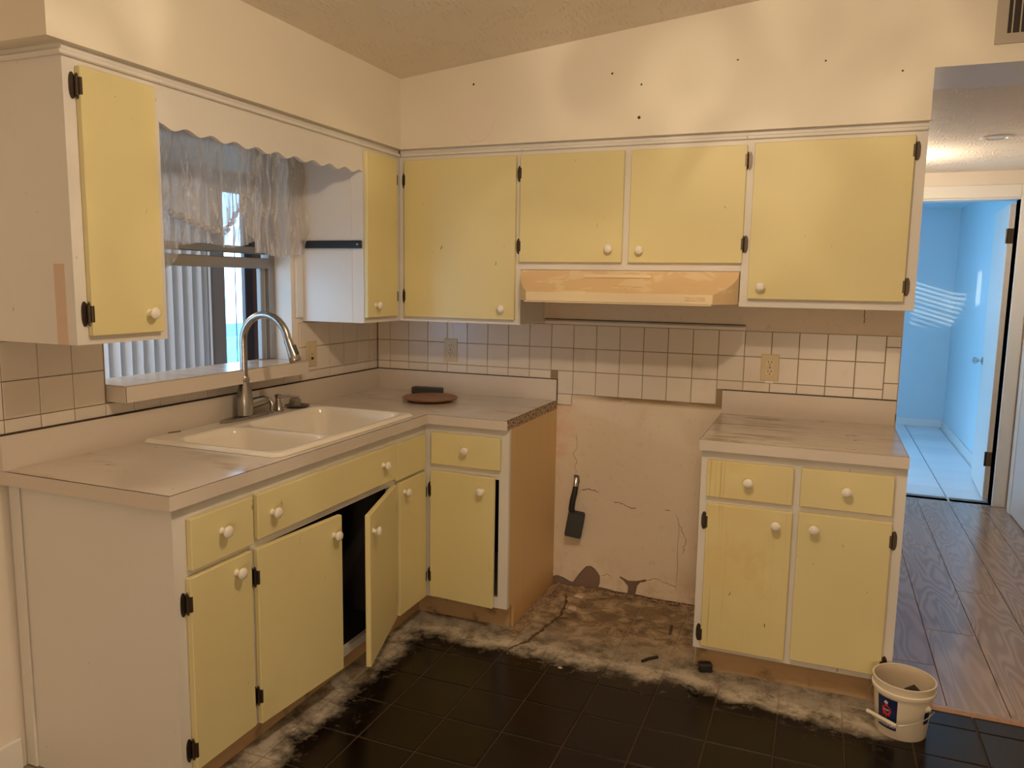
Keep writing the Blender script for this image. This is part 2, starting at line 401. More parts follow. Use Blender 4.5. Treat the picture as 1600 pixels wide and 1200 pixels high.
def tri_tile(w_, h, t, c=.0022):
    # chamfered piece centred on 0, back at z=0, face at z=t
    bm = bmesh.new(); a, b = w_ / 2, h / 2; c = min(c, a * .4, b * .4)
    L0 = [bm.verts.new((x, y, 0)) for x, y in ((-a, -b), (a, -b), (a, b), (-a, b))]
    L1 = [bm.verts.new((x, y, t - c * .7)) for x, y in ((-a, -b), (a, -b), (a, b), (-a, b))]
    L2 = [bm.verts.new((x, y, t)) for x, y in ((-a + c, -b + c), (a - c, -b + c), (a - c, b - c), (-a + c, b - c))]
    for A, B in ((L0, L1), (L1, L2)):
        for i in range(4): bm.faces.new((A[i], A[(i + 1) % 4], B[(i + 1) % 4], B[i]))
    bm.faces.new(L2); bm.faces.new(L0[::-1])
    return bm
def to_mesh(name, bm, mat, smooth=False):
    bmesh.ops.recalc_face_normals(bm, faces=bm.faces)
    me = bpy.data.meshes.new(name); bm.to_mesh(me); bm.free()
    if mat is not None: me.materials.append(M[mat] if isinstance(mat, str) else mat)
    if smooth:
        me.polygons.foreach_set('use_smooth', [True] * len(me.polygons))
        try: me.set_sharp_from_angle(angle=math.radians(38))
        except Exception: pass
    return me
def link(name, data, parent=None, mw=None):
    o = bpy.data.objects.new(name, data); COL.objects.link(o)
    mw = mw or Matrix()
    if parent is not None:
        o.parent = parent; o.matrix_parent_inverse = Matrix()
        o.matrix_basis = parent['_mw_inv_'](mw) if False else (WM[parent.name].inverted() @ mw)
    else: o.matrix_basis = mw
    WM[o.name] = mw.copy()
    return o
WM = {}
def obj(name, bm, mat, parent=None, mw=None, smooth=False):
    return link(name, to_mesh(name, bm, mat, smooth), parent, mw)
def tag(o, label, cat, group=None, kind=None):
    if label: o['label'] = label
    if cat: o['category'] = cat
    if group: o['group'] = group
    if kind: o['kind'] = kind
    return o
def thing(name, label, cat, loc=(0, 0, 0), group=None):
    return tag(link(name, None, None, Matrix.Translation(loc)), label, cat, group)
def struct(name, bm, mat, smooth=False):
    o = obj(name, bm, mat, None, None, smooth); o['kind'] = 'structure'; return o
def bm_box(*a, **k):
    bm = bmesh.new(); box(bm, *a, **k); return bm
def T(*v): return Matrix.Translation(v)
RZ90 = Matrix.Rotation(PI / 2, 4, 'Z')

# ------------------------------------------------------------------ dimensions
H = .914; TH = .04; D = .637; BS = .0195; HB = .103
X1 = .9993; X2 = 1.7646; X3 = 2.4514; D2 = .659; YL = -2.03
DU = .3234; ZU = 1.2856; ZT = 2.031
XW = 2.457            # end of the kitchen's back wall
DS = .342; ZS = 2.0556
CZ = lambda x: 2.36 + .1051 * (x - DS)

# ------------------------------------------------------------------ setting: shell
# floor slab (grout) under the kitchen tiles
fl = bmesh.new()
us, vs, ins = holed(-.13, 4.6, -5.5, .12, [(XW, 4.6, -.535, .12)])
slab(fl, us, vs, ins, -.12, -.0022)
floor = struct('floor', fl, 'floorgrout')
s_, ox, oy, gp = .2095, .8363, -.8614, .0055
full = to_mesh('floor_tile', tri_tile(s_ - gp, s_ - gp, .006), 'floortile')
def put_floor_tile(x0, x1, y0, y1):
    if x1 - x0 < .02 or y1 - y0 < .02: return
    w_, h_ = x1 - x0, y1 - y0
    me = full if abs(w_ - (s_ - gp)) < 1e-4 and abs(h_ - (s_ - gp)) < 1e-4 else to_mesh('floor_tile', tri_tile(w_, h_, .006), 'floortile')
    link('tile', me, floor, T((x0 + x1) / 2, (y0 + y1) / 2, -.006))
for i in range(-3, 12):
    for j in range(-6, 8):
        x0, y1 = ox + i * s_ + gp / 2, oy - j * s_ - gp / 2
        x1, y0 = x0 + s_ - gp, y1 - s_ + gp
        y1 = min(y1, -.003)
        if x1 < .52 or (x1 < .95 and y0 > -.55) or (x0 > 1.84 and x1 < 2.45 and y0 > -.55): continue
        if x1 > XW - .02 and y1 > -.553:
            if y0 < -.553: put_floor_tile(x0, x1, y0, -.553)
            continue
        if x0 > 3.3: continue
        put_floor_tile(x0, x1, y0, y1)

# hallway laminate
fh = struct('floor_hallway', bm_box(XW - .005, 4.6, -.535, 2.53, -.12, -.007), 'seam')
cols = [2.452, 2.6495, 2.846, 3.0435, 3.241, 3.4385]
ends = {0: (-.19, 1.036), 1: (.173, 1.405), 2: (.718, 1.985), 3: (.39, 1.66), 4: (-.1, 1.2)}
plank_n = 0
for c in range(5):
    x0, x1 = cols[c] + .0012, cols[c + 1] - .0012
    if c == 0: x0 = XW
    if c == 4: x1 = 3.385
    ys = [-.53] + list(ends[c]) + [2.528]
    for a, b in zip(ys, ys[1:]):
        bm = tri_tile(x1 - x0, b - a - .0024, .0075, .0014)
        link('plank', to_mesh('plank', bm, 'plank'), fh, T((x0 + x1) / 2, (a + b) / 2, -.0075))
for c in range(5):
    x0 = 3.3862 + c * .1975
    link('plank', to_mesh('plank', tri_tile(.195, .185, .0075, .0014), 'plank'), fh, T(x0 + .0988, -.4385, -.0075))
th = bmesh.new(); prism(th, [(-.556, -.002), (-.552, .006), (-.545, .0085), (-.53, .0085), (-.523, .006), (-.519, -.002)], 'x', XW + .0, 4.6)
struct('trim_1', th, 'threshold')

# far room floor
fr = struct('floor_room', bm_box(1.6, 3.41, 2.53, 5.8, -.12, -.006), 'roomgrout')
rt = to_mesh('room_tile', tri_tile(.322, .322, .0065), 'roomtile')
for i in range(-3, 2):
    for j in range(0, 11):
        x0, y0 = 3.055 + i * .33, 2.62 + j * .33 - .33
        x1, y1 = x0 + .322, y0 + .322; x0c, y0c = max(x0, 2.2), max(y0, 2.535); x1c, y1c = min(x1, 3.405), min(y1, 5.795)
        if x1c - x0c < .01 or y1c - y0c < .01: continue
        same = (x0c, x1c, y0c, y1c) == (x0, x1, y0, y1)
        link('tile', rt if same else to_mesh('room_tile', tri_tile(x1c - x0c, y1c - y0c, .0065), 'roomtile'), fr, T((x0c + x1c) / 2, (y0c + y1c) / 2, -.0065))

# walls
WY0, WY1, WZ0, WZ1 = -1.66, -.70, 1.064, 2.03
bm = bmesh.new(); us, vs, ins = holed(-5.5, .12, -.12, 2.75, [(WY0, WY1, WZ0, WZ1)]); slab(bm, us, vs, ins, -.13, 0, 'x')
wall_left = struct('wall_left', bm, 'wall')
wall_back = struct('wall_back', bm_box(0, XW, 0, .11, -.12, 2.75), 'concrete')
# painted plaster skin on the back wall, broken away near the floor of the range bay
cu = bpy.data.curves.new('plaster', 'CURVE'); cu.dimensions = '2D'; cu.fill_mode = 'BOTH'; cu.extrude = .0028
def spl(pts):
    s = cu.splines.new('POLY'); s.points.add(len(pts) - 1); s.use_cyclic_u = True
    for p, q in zip(s.points, pts): p.co = (q[0], q[1], 0, 1)
low = [(.0, .0), (.985, .0), (.99, .034), (1.02, .046), (1.05, .040), (1.085, .026), (1.10, .024), (1.115, .045), (1.131, .071), (1.150, .095), (1.167, .114), (1.19, .118), (1.207, .109), (1.225, .090), (1.236, .074), (1.236, .040), (1.230, .020), (1.27, .018), (1.31, .012), (1.373, .012), (1.374, .045), (1.352, .068), (1.330, .084), (1.336, .090), (1.375, .074), (1.41, .078), (1.43, .084), (1.455, .094), (1.462, .086), (1.445, .076), (1.432, .074), (1.418, .055), (1.411, .014), (1.5, .008), (1.683, .008), (1.70, 0), (XW, 0)]
spl(low + [(XW, 2.74), (0, 2.74)])
spl([(1.090, .556), (1.098, .560), (1.112, .560), (1.120, .552), (1.121, .520), (1.118, .505), (1.104, .500), (1.094, .508), (1.092, .53)])
tmp = bpy.data.objects.new('tmp', cu); COL.objects.link(tmp)
dg = bpy.context.evaluated_depsgraph_get(); dg.update()
me = bpy.data.meshes.new_from_object(tmp.evaluated_get(dg)); bpy.data.objects.remove(tmp)
me.materials.clear(); me.materials.append(M['plaster'])
link('plaster', me, wall_back, Matrix(((1, 0, 0, 0), (0, 0, -1, -.003), (0, 1, 0, 0), (0, 0, 0, 1))))
def crack(pts, wd):
    bm = bmesh.new(); n = len(pts); L = []
    for k, (x, z) in enumerate(pts):
        a = pts[max(k - 1, 0)]; b = pts[min(k + 1, n - 1)]; dx, dz = b[0] - a[0], b[1] - a[1]; l = math.hypot(dx, dz); w_ = wd * (.25 if k in (0, n - 1) else 1) * random.uniform(.6, 1.2)
        L.append((bm.verts.new((x - dz / l * w_, -.0061, z + dx / l * w_)), bm.verts.new((x + dz / l * w_, -.0061, z - dx / l * w_))))
    for p, q in zip(L, L[1:]): bm.faces.new((p[0], q[0], q[1], p[1]))
    obj('crack', bm, 'crackline', wall_back)
M['crackline'] = paint('crack_shadow', (.20, .13, .08), .9, .2)
def jag(pts, amp=.006, sub=4):
    o = []
    for a, b in zip(pts, pts[1:]):
        for k in range(sub): o.append((a[0] + (b[0] - a[0]) * k / sub + random.uniform(-amp, amp), a[1] + (b[1] - a[1]) * k / sub + random.uniform(-amp, amp)))
    return o + [pts[-1]]
crack(jag([(1.13, .492), (1.175, .498), (1.22, .487)], .004), .0022)
crack(jag([(1.29, .45), (1.33, .448), (1.37, .43), (1.40, .43)], .004), .0020)
crack(jag([(1.53, .44), (1.56, .438)], .003), .0015)
crack(jag([(1.585, .43), (1.61, .37), (1.63, .31), (1.62, .24)], .008), .0014)
crack(jag([(1.602, .39), (1.598, .28), (1.604, .17), (1.60, .06)], .002), .0010)
crack(jag([(1.46, .09), (1.50, .105), (1.56, .09), (1.60, .075)], .004), .0013)
crack(jag([(1.24, .075), (1.27, .09), (1.29, .08)], .003), .0012)
crack(jag([(1.098, .56), (1.10, .62), (1.09, .66), (1.105, .72), (1.098, .76)], .006), .0010)
crack(jag([(2.31, 1.385), (2.313, 1.35), (2.309, 1.325)], .003), .0018)
# upper and right plain walls
bm = bmesh.new(); box(bm, 3.39, 4.6, -DS, -.22, -.12, 3.1); struct('wall_right_of_hallway', bm, 'wall')
struct('wall_right', bm_box(4.6, 4.72, -5.5, .0, -.12, 3.1), 'wall')
struct('wall_front', bm_box(-.13, 4.72, -5.62, -5.5, -.12, 3.1), 'wall')
bm = bmesh.new(); prism(bm, [(-.15, CZ(-.15)), (4.72, CZ(4.72)), (4.72, CZ(4.72) + .1), (-.15, CZ(-.15) + .1)], 'y', -5.62, .12)
struct('ceiling', bm, 'ceiling')
# soffit: boxed-in wall above the cabinets, running on over the hallway opening
bm = bmesh.new(); prism(bm, [(0, ZS), (DS, ZS), (DS, CZ(DS) + .01), (0, CZ(0) + .01)], 'y', -2.0656, -.0); struct('soffit_left', bm, 'soffit')
bm = bmesh.new()
prism(bm, [(DS - .001, ZS), (2.4602, ZS), (2.4602, 2.232), (4.6, 2.222), (4.6, CZ(4.6) + .01), (DS - .001, CZ(DS) + .01)], 'y', -DS, -.0)
sof = struct('soffit_back', bm, 'soffit')
for px, pz, r in ((.7, 2.31, .005), (1.31, 2.305, .0045), (1.43, 2.254, .004), (1.425, 2.128, .0065), (1.795, 2.315, .0035), (2.105, 2.285, .0035), (2.36, 2.229, .0035)):
    b = bmesh.new(); lathe(b, [(r, 0), (r * .8, .0012)], 8, T(px, -DS - .0003, pz) @ Matrix.Rotation(PI / 2, 4, 'X'))
    obj('nail_hole', b, 'seam', sof)
b = bmesh.new(); lathe(b, [(.095, 0), (.094, .0012)], 48, T(.72, -DS - .0002, 2.165) @ Matrix.Rotation(PI / 2, 4, 'X') @ Matrix.Diagonal((.85, 1, 1, 1)))
obj('cleaner_patch', b, paint('clean_round_mark', (.81, .735, .65), .42, .02), sof)
# hallway
struct('wall_hallway_left', bm_box(XW - .10, XW, .11, 2.53, -.12, 2.4), 'wall')
struct('wall_hallway_right', bm_box(3.39, 3.49, -.22, 2.53, -.12, 2.4), 'wall')
struct('ceiling_hallway', bm_box(XW - .1, 3.49, 0, 2.53, 2.245, 2.4), 'hall_ceiling')
bm = bmesh.new(); us, vs, ins = holed(1.5, 3.53, -.12, 2.4, [(2.54, 3.303, 0, 2.075)]); slab(bm, us, vs, ins, 2.53, 2.65, 'y')
struct('wall_hallway_end', bm, 'wall')
# far room
bm = bmesh.new(); us, vs, ins = holed(2.65, 5.9, -.12, 2.4, [(3.45, 4.62, .3, 2.02), (2.72, 3.02, .3, 2.2)]); slab(bm, us, vs, ins, 1.5, 1.6, 'x'); struct('wall_room_left', bm, 'bluepaint')  # narrow second opening added to let more daylight into the room
struct('wall_room_back', bm_box(1.5, 3.53, 5.8, 5.9, -.12, 2.4), 'bluepaint')
struct('wall_room_right', bm_box(3.41, 3.53, 2.65, 5.8, -.12, 2.4), 'bluepaint')
struct('ceiling_room', bm_box(1.5, 3.53, 2.65, 5.9, 2.3, 2.42), 'bluepaint')
struct('baseboard_room_back', bm_box(1.6, 3.41, 5.785, 5.8, 0, .085, bev=.003), 'trim')
struct('baseboard_room_right', bm_box(3.395, 3.41, 2.75, 5.785, 0, .085, bev=.003), 'trim')
struct('baseboard_left', bm_box(0, .014, -5.5, -2.026, 0, .10, bev=.003), 'trim')

# wall tiles ------------------------------------------------------------
P_ = .1103; GT = .0026; TT = .007
wt = to_mesh('wall_tile', tri_tile(P_ - GT, P_ - GT, TT, .0016), 'tile')
RB = Matrix(((1, 0, 0, 0), (0, 0, -1, 0), (0, 1, 0, 0), (0, 0, 0, 1)))     # face +z -> -y
RL = Matrix(((0, 0, 1, 0), (1, 0, 0, 0), (0, 1, 0, 0), (0, 0, 0, 1)))      # local x->y, y->z, z->x
def put_tile(wall, u0, u1, z0, z1, face):
    w_, h_ = u1 - u0 - GT, z1 - z0 - GT
    if w_ < .004 or h_ < .004: return
    me = wt if abs(w_ - P_ + GT) < 2e-4 and abs(h_ - P_ + GT) < 2e-4 else to_mesh('wall_tile', tri_tile(w_, h_, TT, .0016), 'tile')
    d = random.uniform(0, .0006)
    mw = (T((u0 + u1) / 2, -.0062 - d + .0004, (z0 + z1) / 2) @ RB) if face == 'B' else (T(.0008 + d, (u0 + u1) / 2, (z0 + z1) / 2) @ RL)
    link('tile', me, wall, mw)
# bed of grout behind the back-wall tiles
bm = bmesh.new()
slab(bm, [0.004, 1.002, 1.072, 1.7646, 2.455], [.895, .948, 1.012, 1.278], lambda u, v: v > 1.012 or (1.002 < u < 1.072) or (1.072 < u < 1.7646 and v > .948), -.0072, -.0055, 'y')
obj('grout_bed', bm, 'grout', wall_back)
xs = [.012, .0835] + [.0835 + P_ * k for k in range(1, 22)]
xs = [.012] + [.0835 + P_ * k for k in range(0, 22)]
zr = [1.278, 1.1675, 1.058]
for a, b in zip(xs, xs[1:]):
    put_tile(wall_back, a, b, zr[1], zr[0], 'B'); put_tile(wall_back, a, b, zr[2], zr[1], 'B')
    mid = (a + b) / 2
    if mid < .98 or mid > 1.7646 + .02: put_tile(wall_back, a, b, 1.017, zr[2], 'B')
    elif a < 1.0: put_tile(wall_back, 1.0, b, .948, zr[2], 'B')
    elif b > 1.7646 and False: pass
    else: put_tile(wall_back, a, min(b, 1.7646), .948, zr[2], 'B')
put_tile(wall_back, 1.0, 1.072, .895, .948, 'B')
x = xs[-1]
for a, b in ((1.232, 1.278), (1.085, 1.232), (1.017, 1.085)): put_tile(wall_back, x, 2.455, a, b, 'B')
# left wall
bm = bmesh.new()
slab(bm, [YL, WY0 - .002, -.655, 0], [1.012, 1.06, 1.278], lambda u, v: v < 1.06 or u < WY0 or u > -.655, .0, .0014, 'x')
obj('grout_bed', bm, 'grout', wall_left)
ya = [-2.03, -2.008, -1.895, -1.7825, -1.6695]
for a, b in zip(ya, ya[1:]):
    put_tile(wall_left, a, b, zr[1], 1.282, 'L'); put_tile(wall_left, a, b, zr[2], zr[1], 'L'); put_tile(wall_left, a, b, 1.017, zr[2], 'L')
yb = [-1.6695 + .1125 * k for k in range(0, 10)]
for a, b in zip(yb, yb[1:]): put_tile(wall_left, a, b, 1.017, zr[2], 'L')
yc = [-.656, -.545, -.4305, -.316, -.2015, -.087, -.0125]
for a, b in zip(yc, yc[1:]):
    put_tile(wall_left, a, b, zr[1], zr[0], 'L'); put_tile(wall_left, a, b, zr[2], zr[1], 'L'); put_tile(wall_left, a, b, 1.017, zr[2], 'L')
# ledge moulding above the range bay tiles
bm = bmesh.new(); prism(bm, [(-.004, 1.278), (-.014, 1.279), (-.014, 1.292), (-.004, 1.300)], 'x', .93, 1.847); struct('trim_2', bm, 'wall')
struct('trim_3', bm_box(.93, 1.847, -.0165, -.003, 1.300, 1.3035), 'seam')
# wall trim beside the window
struct('trim_4', bm_box(0, .012, -.676, -.628, 1.30, 2.03, bev=.002), 'white')

# ------------------------------------------------------------------ window over the sink
win = struct('window_1', bm_box(-.128, -.092, WY0, WY0 + .035, 1.12, WZ1, bev=.002), 'alu')
def wpart(name, mat, *a, **k): return obj(name, bm_box(*a, **k), mat, win)
wpart('jamb', 'alu', -.128, -.084, -.738, -.70, 1.12, WZ1, bev=.002)
wpart('jamb', 'alu', -.120, -.098, -.778, -.752, 1.12, 1.52, bev=.002)
wpart('track', 'trim', -.110, -.106, -.750, -.740, 1.12, 1.52)
wpart('head', 'alu', -.128, -.088, WY0 + .035, -.738, WZ1 - .035, WZ1, bev=.002)
wpart('meeting_rail', 'alu', -.124, -.078, WY0 + .035, -.738, 1.512, 1.556, bev=.003)
wpart('sash_rail', 'alu', -.124, -.098, WY0 + .035, -.738, 1.572, 1.602, bev=.003)
wpart('sash_stile', 'alu', -.122, -.100, -.772, -.738, 1.602, WZ1 - .035, bev=.002)
wpart('pane', 'glass', -.113, -.110, WY0 + .035, -.772, 1.602, WZ1 - .035)
sill = struct('windowsill', bm_box(-.129, .0855, -1.659, -.703, 1.066, 1.1155), 'seam')
bm = bmesh.new(); slab(bm, [-.13, -.001, .0842], [-1.66, -1.6575, -.7025, -.70, -.735], lambda u, v: u < 0 or v < -.735, 1.1155, 1.1185); 
obj('sill_top', bm_box(-.13, .0815, -1.656, -.7032, 1.1155, 1.1188), 'laminate', sill)
obj('front_edge', bm_box(.0855, .088, -1.6575, -.7035, 1.064, 1.1155), 'laminate_edge', sill)
obj('end_edge', bm_box(.002, .085, -1.6615, -1.659, 1.064, 1.1155), 'laminate_edge', sill)

# porch beyond the window
struct('floor_porch', bm_box(-2.45, -.13, -5.0, 3.0, -.25, -.15), 'deck')
struct('roof_porch', bm_box(-2.45, -.13, -5.0, 2.15, 2.28, 2.40), 'wall')
struct('wall_porch_end', bm_box(-2.45, -.13, 2.05, 2.15, -.15, 2.28), 'redbrown')
struct('wall_porch_outer', bm_box(-2.21, -2.175, 1.625, 2.05, -.15, 2.28), 'redbrown')
struct('wall_porch_blank', bm_box(-2.27, -2.23, -.62, 1.28, -.15, 2.28), 'brownslat')
bm = bmesh.new(); us, vs, ins = holed(-5.0, -.62, -.15, 2.28, [(-3.7, -2.25, 1.35, 2.24), (-4.95, -3.75, .6, 2.24)]); slab(bm, us, vs, ins, -2.27, -2.23, 'x'); struct('porch_light_baffle', bm, 'wall')  # unseen wall added to limit porch daylight, with an opening for the sun
struct('sun_dimmer', bm_box(-2.252, -2.249, -3.7, -2.25, 1.35, 2.24), 'sun_dim')  # added unseen sheet that weakens the sun reaching the kitchen
struct('wall_porch_house', bm_box(-.13, 0, .12, 2.15, -.15, 2.28), 'wall')
struct('post_porch', bm_box(-2.21, -2.17, 1.530, 1.625, -.15, 2.28, bev=.004), paint('dark_post', (.055, .045, .05), .5))
struct('lintel_porch', bm_box(-2.23, -2.17, 1.15, 1.530, 2.13, 2.28), 'brownslat')
vb = thing('vertical_blind', 'pale vertical slat blind hanging beyond the kitchen window', 'window blind', (-2.19, .6, -.1))
obj('head_rail', bm_box(-2.215, -2.165, -.2, 1.30, 2.17, 2.21, bev=.004), 'alu', vb)
def slat_mesh():
    bm = bmesh.new(); n = 6; w_ = .118
    A = [(-w_ / 2 + w_ * i / n, .006 * (1 - (2 * i / n - 1) ** 2)) for i in range(n + 1)]
    pts = A + [(x, y - .0016) for x, y in A[::-1]]
    prism(bm, pts, 'z', -.08, 2.175); return to_mesh('slat', bm, 'blind', True)
sm = slat_mesh()
for k in range(12):
    y = .06 + .0935 * k
    o = link('slat', sm, vb, T(-2.19, y, 0) @ Matrix.Rotation(PI / 2 - .62, 4, 'Z'))
obj('slat', bm_box(-2.172, -2.166, 1.115, 1.297, -.06, 2.175), 'brownslat', vb)['label'] = 'brown panel at the end of the blind'
b = bmesh.new(); tube(b, [(-2.2, 1.45, 2.13), (-2.2, 1.452, 1.4), (-2.2, 1.449, .4)], .004, 6)
tag(obj('pull_cord', b, 'seam'), 'thin dark cord hanging in the bright gap beyond the window', 'cord')
struct('ground_1', bm_box(-13.3, -2.45, -8, 22, -.4, -.16), 'turq')
struct('ground_2', bm_box(-17.7, -13.3, -8, 22, -.4, -.16), 'bluestrip')

# far-room window blind (throws the striped light)
rb = thing('slatted_blind', 'horizontal slatted blind in the far room, out of direct view', 'window blind', (1.62, 4.03, .85))
zs = [2.0 - .05 * k for k in range(8)] + [1.47, 1.42, 1.33]
for k in range(24):
    z = 2.0 - .048 * k
    ang = -.30 if k in (1, 2, 3, 4, 6, 7, 10, 11, 12) else 1.25
    link('slat', to_mesh('room_slat', bm_box(-.022, .022, 3.46 - 4.03, 4.61 - 4.03, -.001, .001), 'slat'), rb, T(1.575, 4.03, z) @ Matrix.Rotation(ang, 4, 'Y'))

# ------------------------------------------------------------------ far door
door = struct('door_1', bmesh.new(), 'trim')
DA = math.radians(90 + 3.4)
hp = Vector((3.270, 2.655, 0))
dm = T(*hp) @ Matrix.Rotation(-DA, 4, 'Z')          # local -x runs from hinge to free edge
bm = bm_box(-.755, -.002, 0, .035, .012, 2.045, bev=.002)
obj('slab', bm, 'white_clean', door, dm)
for zz in (.30, 1.83):
    b = bm_box(-.004, .0015, -.004, .034, zz - .05, zz + .05, bev=.001); tube(b, [(.002, -.006, zz - .05), (.002, -.006, zz + .05)], .006, 8)
    obj('hinge', b, 'bronze', door, dm)
for sgn in (1,):
    b = bmesh.new(); lathe(b, [(.028, 0), (.03, .006), (.011, .012), (.010, .03), (.022, .038), (.027, .052), (.022, .064), (.006, .068)], 20, T(-.69, .0, .93) @ Matrix.Rotation(PI / 2, 4, 'X'))
    obj('knob', b, 'knobmetal', door, dm, True)
    b = bmesh.new(); lathe(b, [(.028, 0), (.03, .006), (.011, .012), (.010, .03), (.022, .038), (.027, .052), (.022, .064), (.006, .068)], 20, T(-.69, .035, .93) @ Matrix.Rotation(-PI / 2, 4, 'X'))
    obj('knob', b, 'knobmetal', door, dm, True)
cas = struct('trim_5', bm_box(3.303, 3.383, 2.512, 2.53, 0, 2.155, bev=.004), 'trim')
obj('head_casing', bm_box(2.46, 3.303, 2.512, 2.53, 2.072, 2.155, bev=.004), 'trim', cas)
obj('jamb_lining', bm_box(3.303, 3.318, 2.53, 2.652, 0, 2.07), 'trim', cas)
obj('head_lining', bm_box(2.54, 3.303, 2.53, 2.652, 2.0605, 2.0755), 'trim', cas)
cas2 = struct('trim_6', bm_box(3.372, 3.39, 2.33, 2.41, 0, 2.12, bev=.004), 'trim')
obj('side_door_slab', bm_box(3.378, 3.39, 1.6, 2.33, 0.01, 2.04), 'white_clean', cas2)

# ------------------------------------------------------------------ cabinet builder
def facing(f, plane):
    return T(0, plane, 0) if f == 'B' else T(plane, 0, 0) @ RZ90
def frame(root, fm, u0, u1, z0, z1, holes, th=.019, mat='white'):
    bm = bmesh.new(); us, vs, ins = holed(u0, u1, z0, z1, holes); slab(bm, us, vs, ins, 0, th, 'y')
    return obj('face_frame', bm, mat, root, fm)
def carcass(root, fm, u0, u1, z0, z1, depth, mat='white', inner='void', left=None, right=None, front=.019, top=True, zl=None, zr=None):
    t = .012
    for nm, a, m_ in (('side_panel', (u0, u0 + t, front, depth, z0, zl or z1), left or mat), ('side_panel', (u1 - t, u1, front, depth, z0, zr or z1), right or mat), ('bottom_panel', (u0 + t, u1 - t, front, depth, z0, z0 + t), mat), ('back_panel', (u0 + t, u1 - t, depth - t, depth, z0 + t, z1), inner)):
        obj(nm, bm_box(*a), m_, root, fm)
    if top: obj('top_panel', bm_box(u0 + t, u1 - t, front, depth - t, z1 - t, z1), mat, root, fm)
KNOB = None
def knob_mesh():
    global KNOB
    if KNOB is None:
        b = bmesh.new(); lathe(b, [(.0105, 0), (.0105, .002), (.0075, .005), (.0078, .012), (.0125, .016), (.0168, .0205), (.0172, .0245), (.0145, .0285), (.008, .0308), (.0015, .0314)], 24, Matrix.Rotation(PI / 2, 4, 'X'))
        KNOB = to_mesh('knob', b, 'porcelain', True)
    return KNOB
HINGE = None
def hinge_mesh():
    global HINGE
    if HINGE is None:
        b = bmesh.new()
        pts = [(.011 * math.cos(a) * (1 if math.cos(a) > 0 else .9), .034 * math.sin(a)) for a in [2 * PI * i / 18 for i in range(18)]]
        pts = [(max(min(x, .009), -.009), z) for x, z in pts]
        prism(b, [(x - .008, z) for x, z in pts], 'y', -.0025, 0)
        tube(b, [(.002, -.008, -.024), (.002, -.008, .024)], .0055, 10)
        lathe(b, [(.0035, .024), (.005, .028), (.001, .033)], 8, T(.002, -.008, 0)); lathe(b, [(.001, -.033), (.005, -.028), (.0035, -.024)], 8, T(.002, -.008, 0))
        box(b, .0, .008, -.021, -.002, -.022, .022, bev=.001)
        lathe(b, [(.002, 0), (.0015, .0012)], 8, T(-.010, -.0025, .022) @ Matrix.Rotation(PI / 2, 4, 'X')); lathe(b, [(.002, 0), (.0015, .0012)], 8, T(-.010, -.0025, -.022) @ Matrix.Rotation(PI / 2, 4, 'X'))
        HINGE = to_mesh('hinge', b, 'bronze')
    return HINGE
def front(root, fm, name, u0, u1, z0, z1, knobs=(), hinge=None, angle=0, mat='yellow', hz=None, tilt=0, lift=0):
    # door or drawer front lying on the frame (local -y outwards); hinge 'l' or 'r', opened by angle degrees
    t = .019
    pu = u0 if hinge != 'r' else u1
    a = math.radians(angle) * (-1 if hinge != 'r' else 1)
    m = fm @ T(pu, -.001, z0) @ Matrix.Rotation(a, 4, 'Z') @ Matrix.Rotation(math.radians(tilt), 4, 'Y')
    # local: x from hinge
    x0, x1 = u0 - pu, u1 - pu
    bm = bm_box(x0, x1, -t, 0, 0, z1 - z0, bev=.0022)
    d = obj(name, bm, mat, root, m)
    for ku, kz in knobs:
        link('knob', knob_mesh(), d, m @ T(ku - pu, -t, kz - z0))
    if hinge:
        hs = hz or (z0 + .09, z1 - .09)
        for h in hs:
            mm = fm @ T(pu + (-.002 if hinge == 'l' else .002), 0, h)
            if hinge == 'r': mm = mm @ Matrix.Diagonal((-1, 1, 1, 1))
            link('hinge', hinge_mesh(), d, mm)
    return d
GU = 'upper wall cabinets'; GB = 'base cabinets'
# --- near upper cabinet on the left wall
fL = facing('L', DU); fB = facing('B', -DU)
c = thing('wall_cabinet', 'tall narrow yellow-door wall cabinet left of the window, nearest the camera', 'cabinet', (0.16, -1.86, ZU), GU)
frame(c, fL, -2.0142, -1.7076, ZU, ZT, [(-1.96, -1.75, ZU + .04, ZT - .04)]); carcass(c, fL, -2.0142, -1.7076, ZU, ZT, DU)
front(c, fL, 'door', -1.979, -1.737, 1.309, 2.006, [(-1.79, 1.366)], 'l', hz=(1.368, 1.955))
obj('paint_gap_strip', bm_box(.252, .292, -2.0150, -2.0140, ZU, 1.50), 'raw_strip', c)['label'] = 'bare strip where a board was removed'
obj('moulding', bm_box(DU, DU + .011, -2.020, -1.7076, ZT - .007, ZT + .007, bev=.003), 'white', c)
obj('moulding', bm_box(.0, DU + .011, -2.025, -2.0142, ZT - .007, ZT + .007, bev=.003), 'white', c)
# --- scalloped valance board
bm = bmesh.new(); pts = [(-1.7074, ZT), (-1.7074, 1.922)]
n = 110; y0, y1 = -1.705, -.65; per = (y1 - y0) / 10.0
for i in range(n + 1):
    y = y0 + (y1 - y0) * i / n
    ph = (y - y0) / per
    z = 1.916 - .0115 * (1 - math.cos(2 * PI * ph)) / 2 * 1.25 - .006 * math.sin(PI * (y - y0) / (y1 - y0)) + .010 * (i / n)
    pts.append((y, z))
pts += [(-.6272, 1.920), (-.6272, ZT)]
prism(bm, pts, 'x', DU - .018, DU)
obj('scribe_strip', bm_box(.3, DU - .006, -2.008, -1.7076, ZT, ZS), 'white', c); obj('scribe_strip', bm_box(.0, .3, -2.008, -2.0, ZT, ZS), 'white', c)
v_ = thing('valance_board', 'white scalloped valance board bridging the two cabinets above the window', 'valance', (DU - .009, -1.17, 1.9))
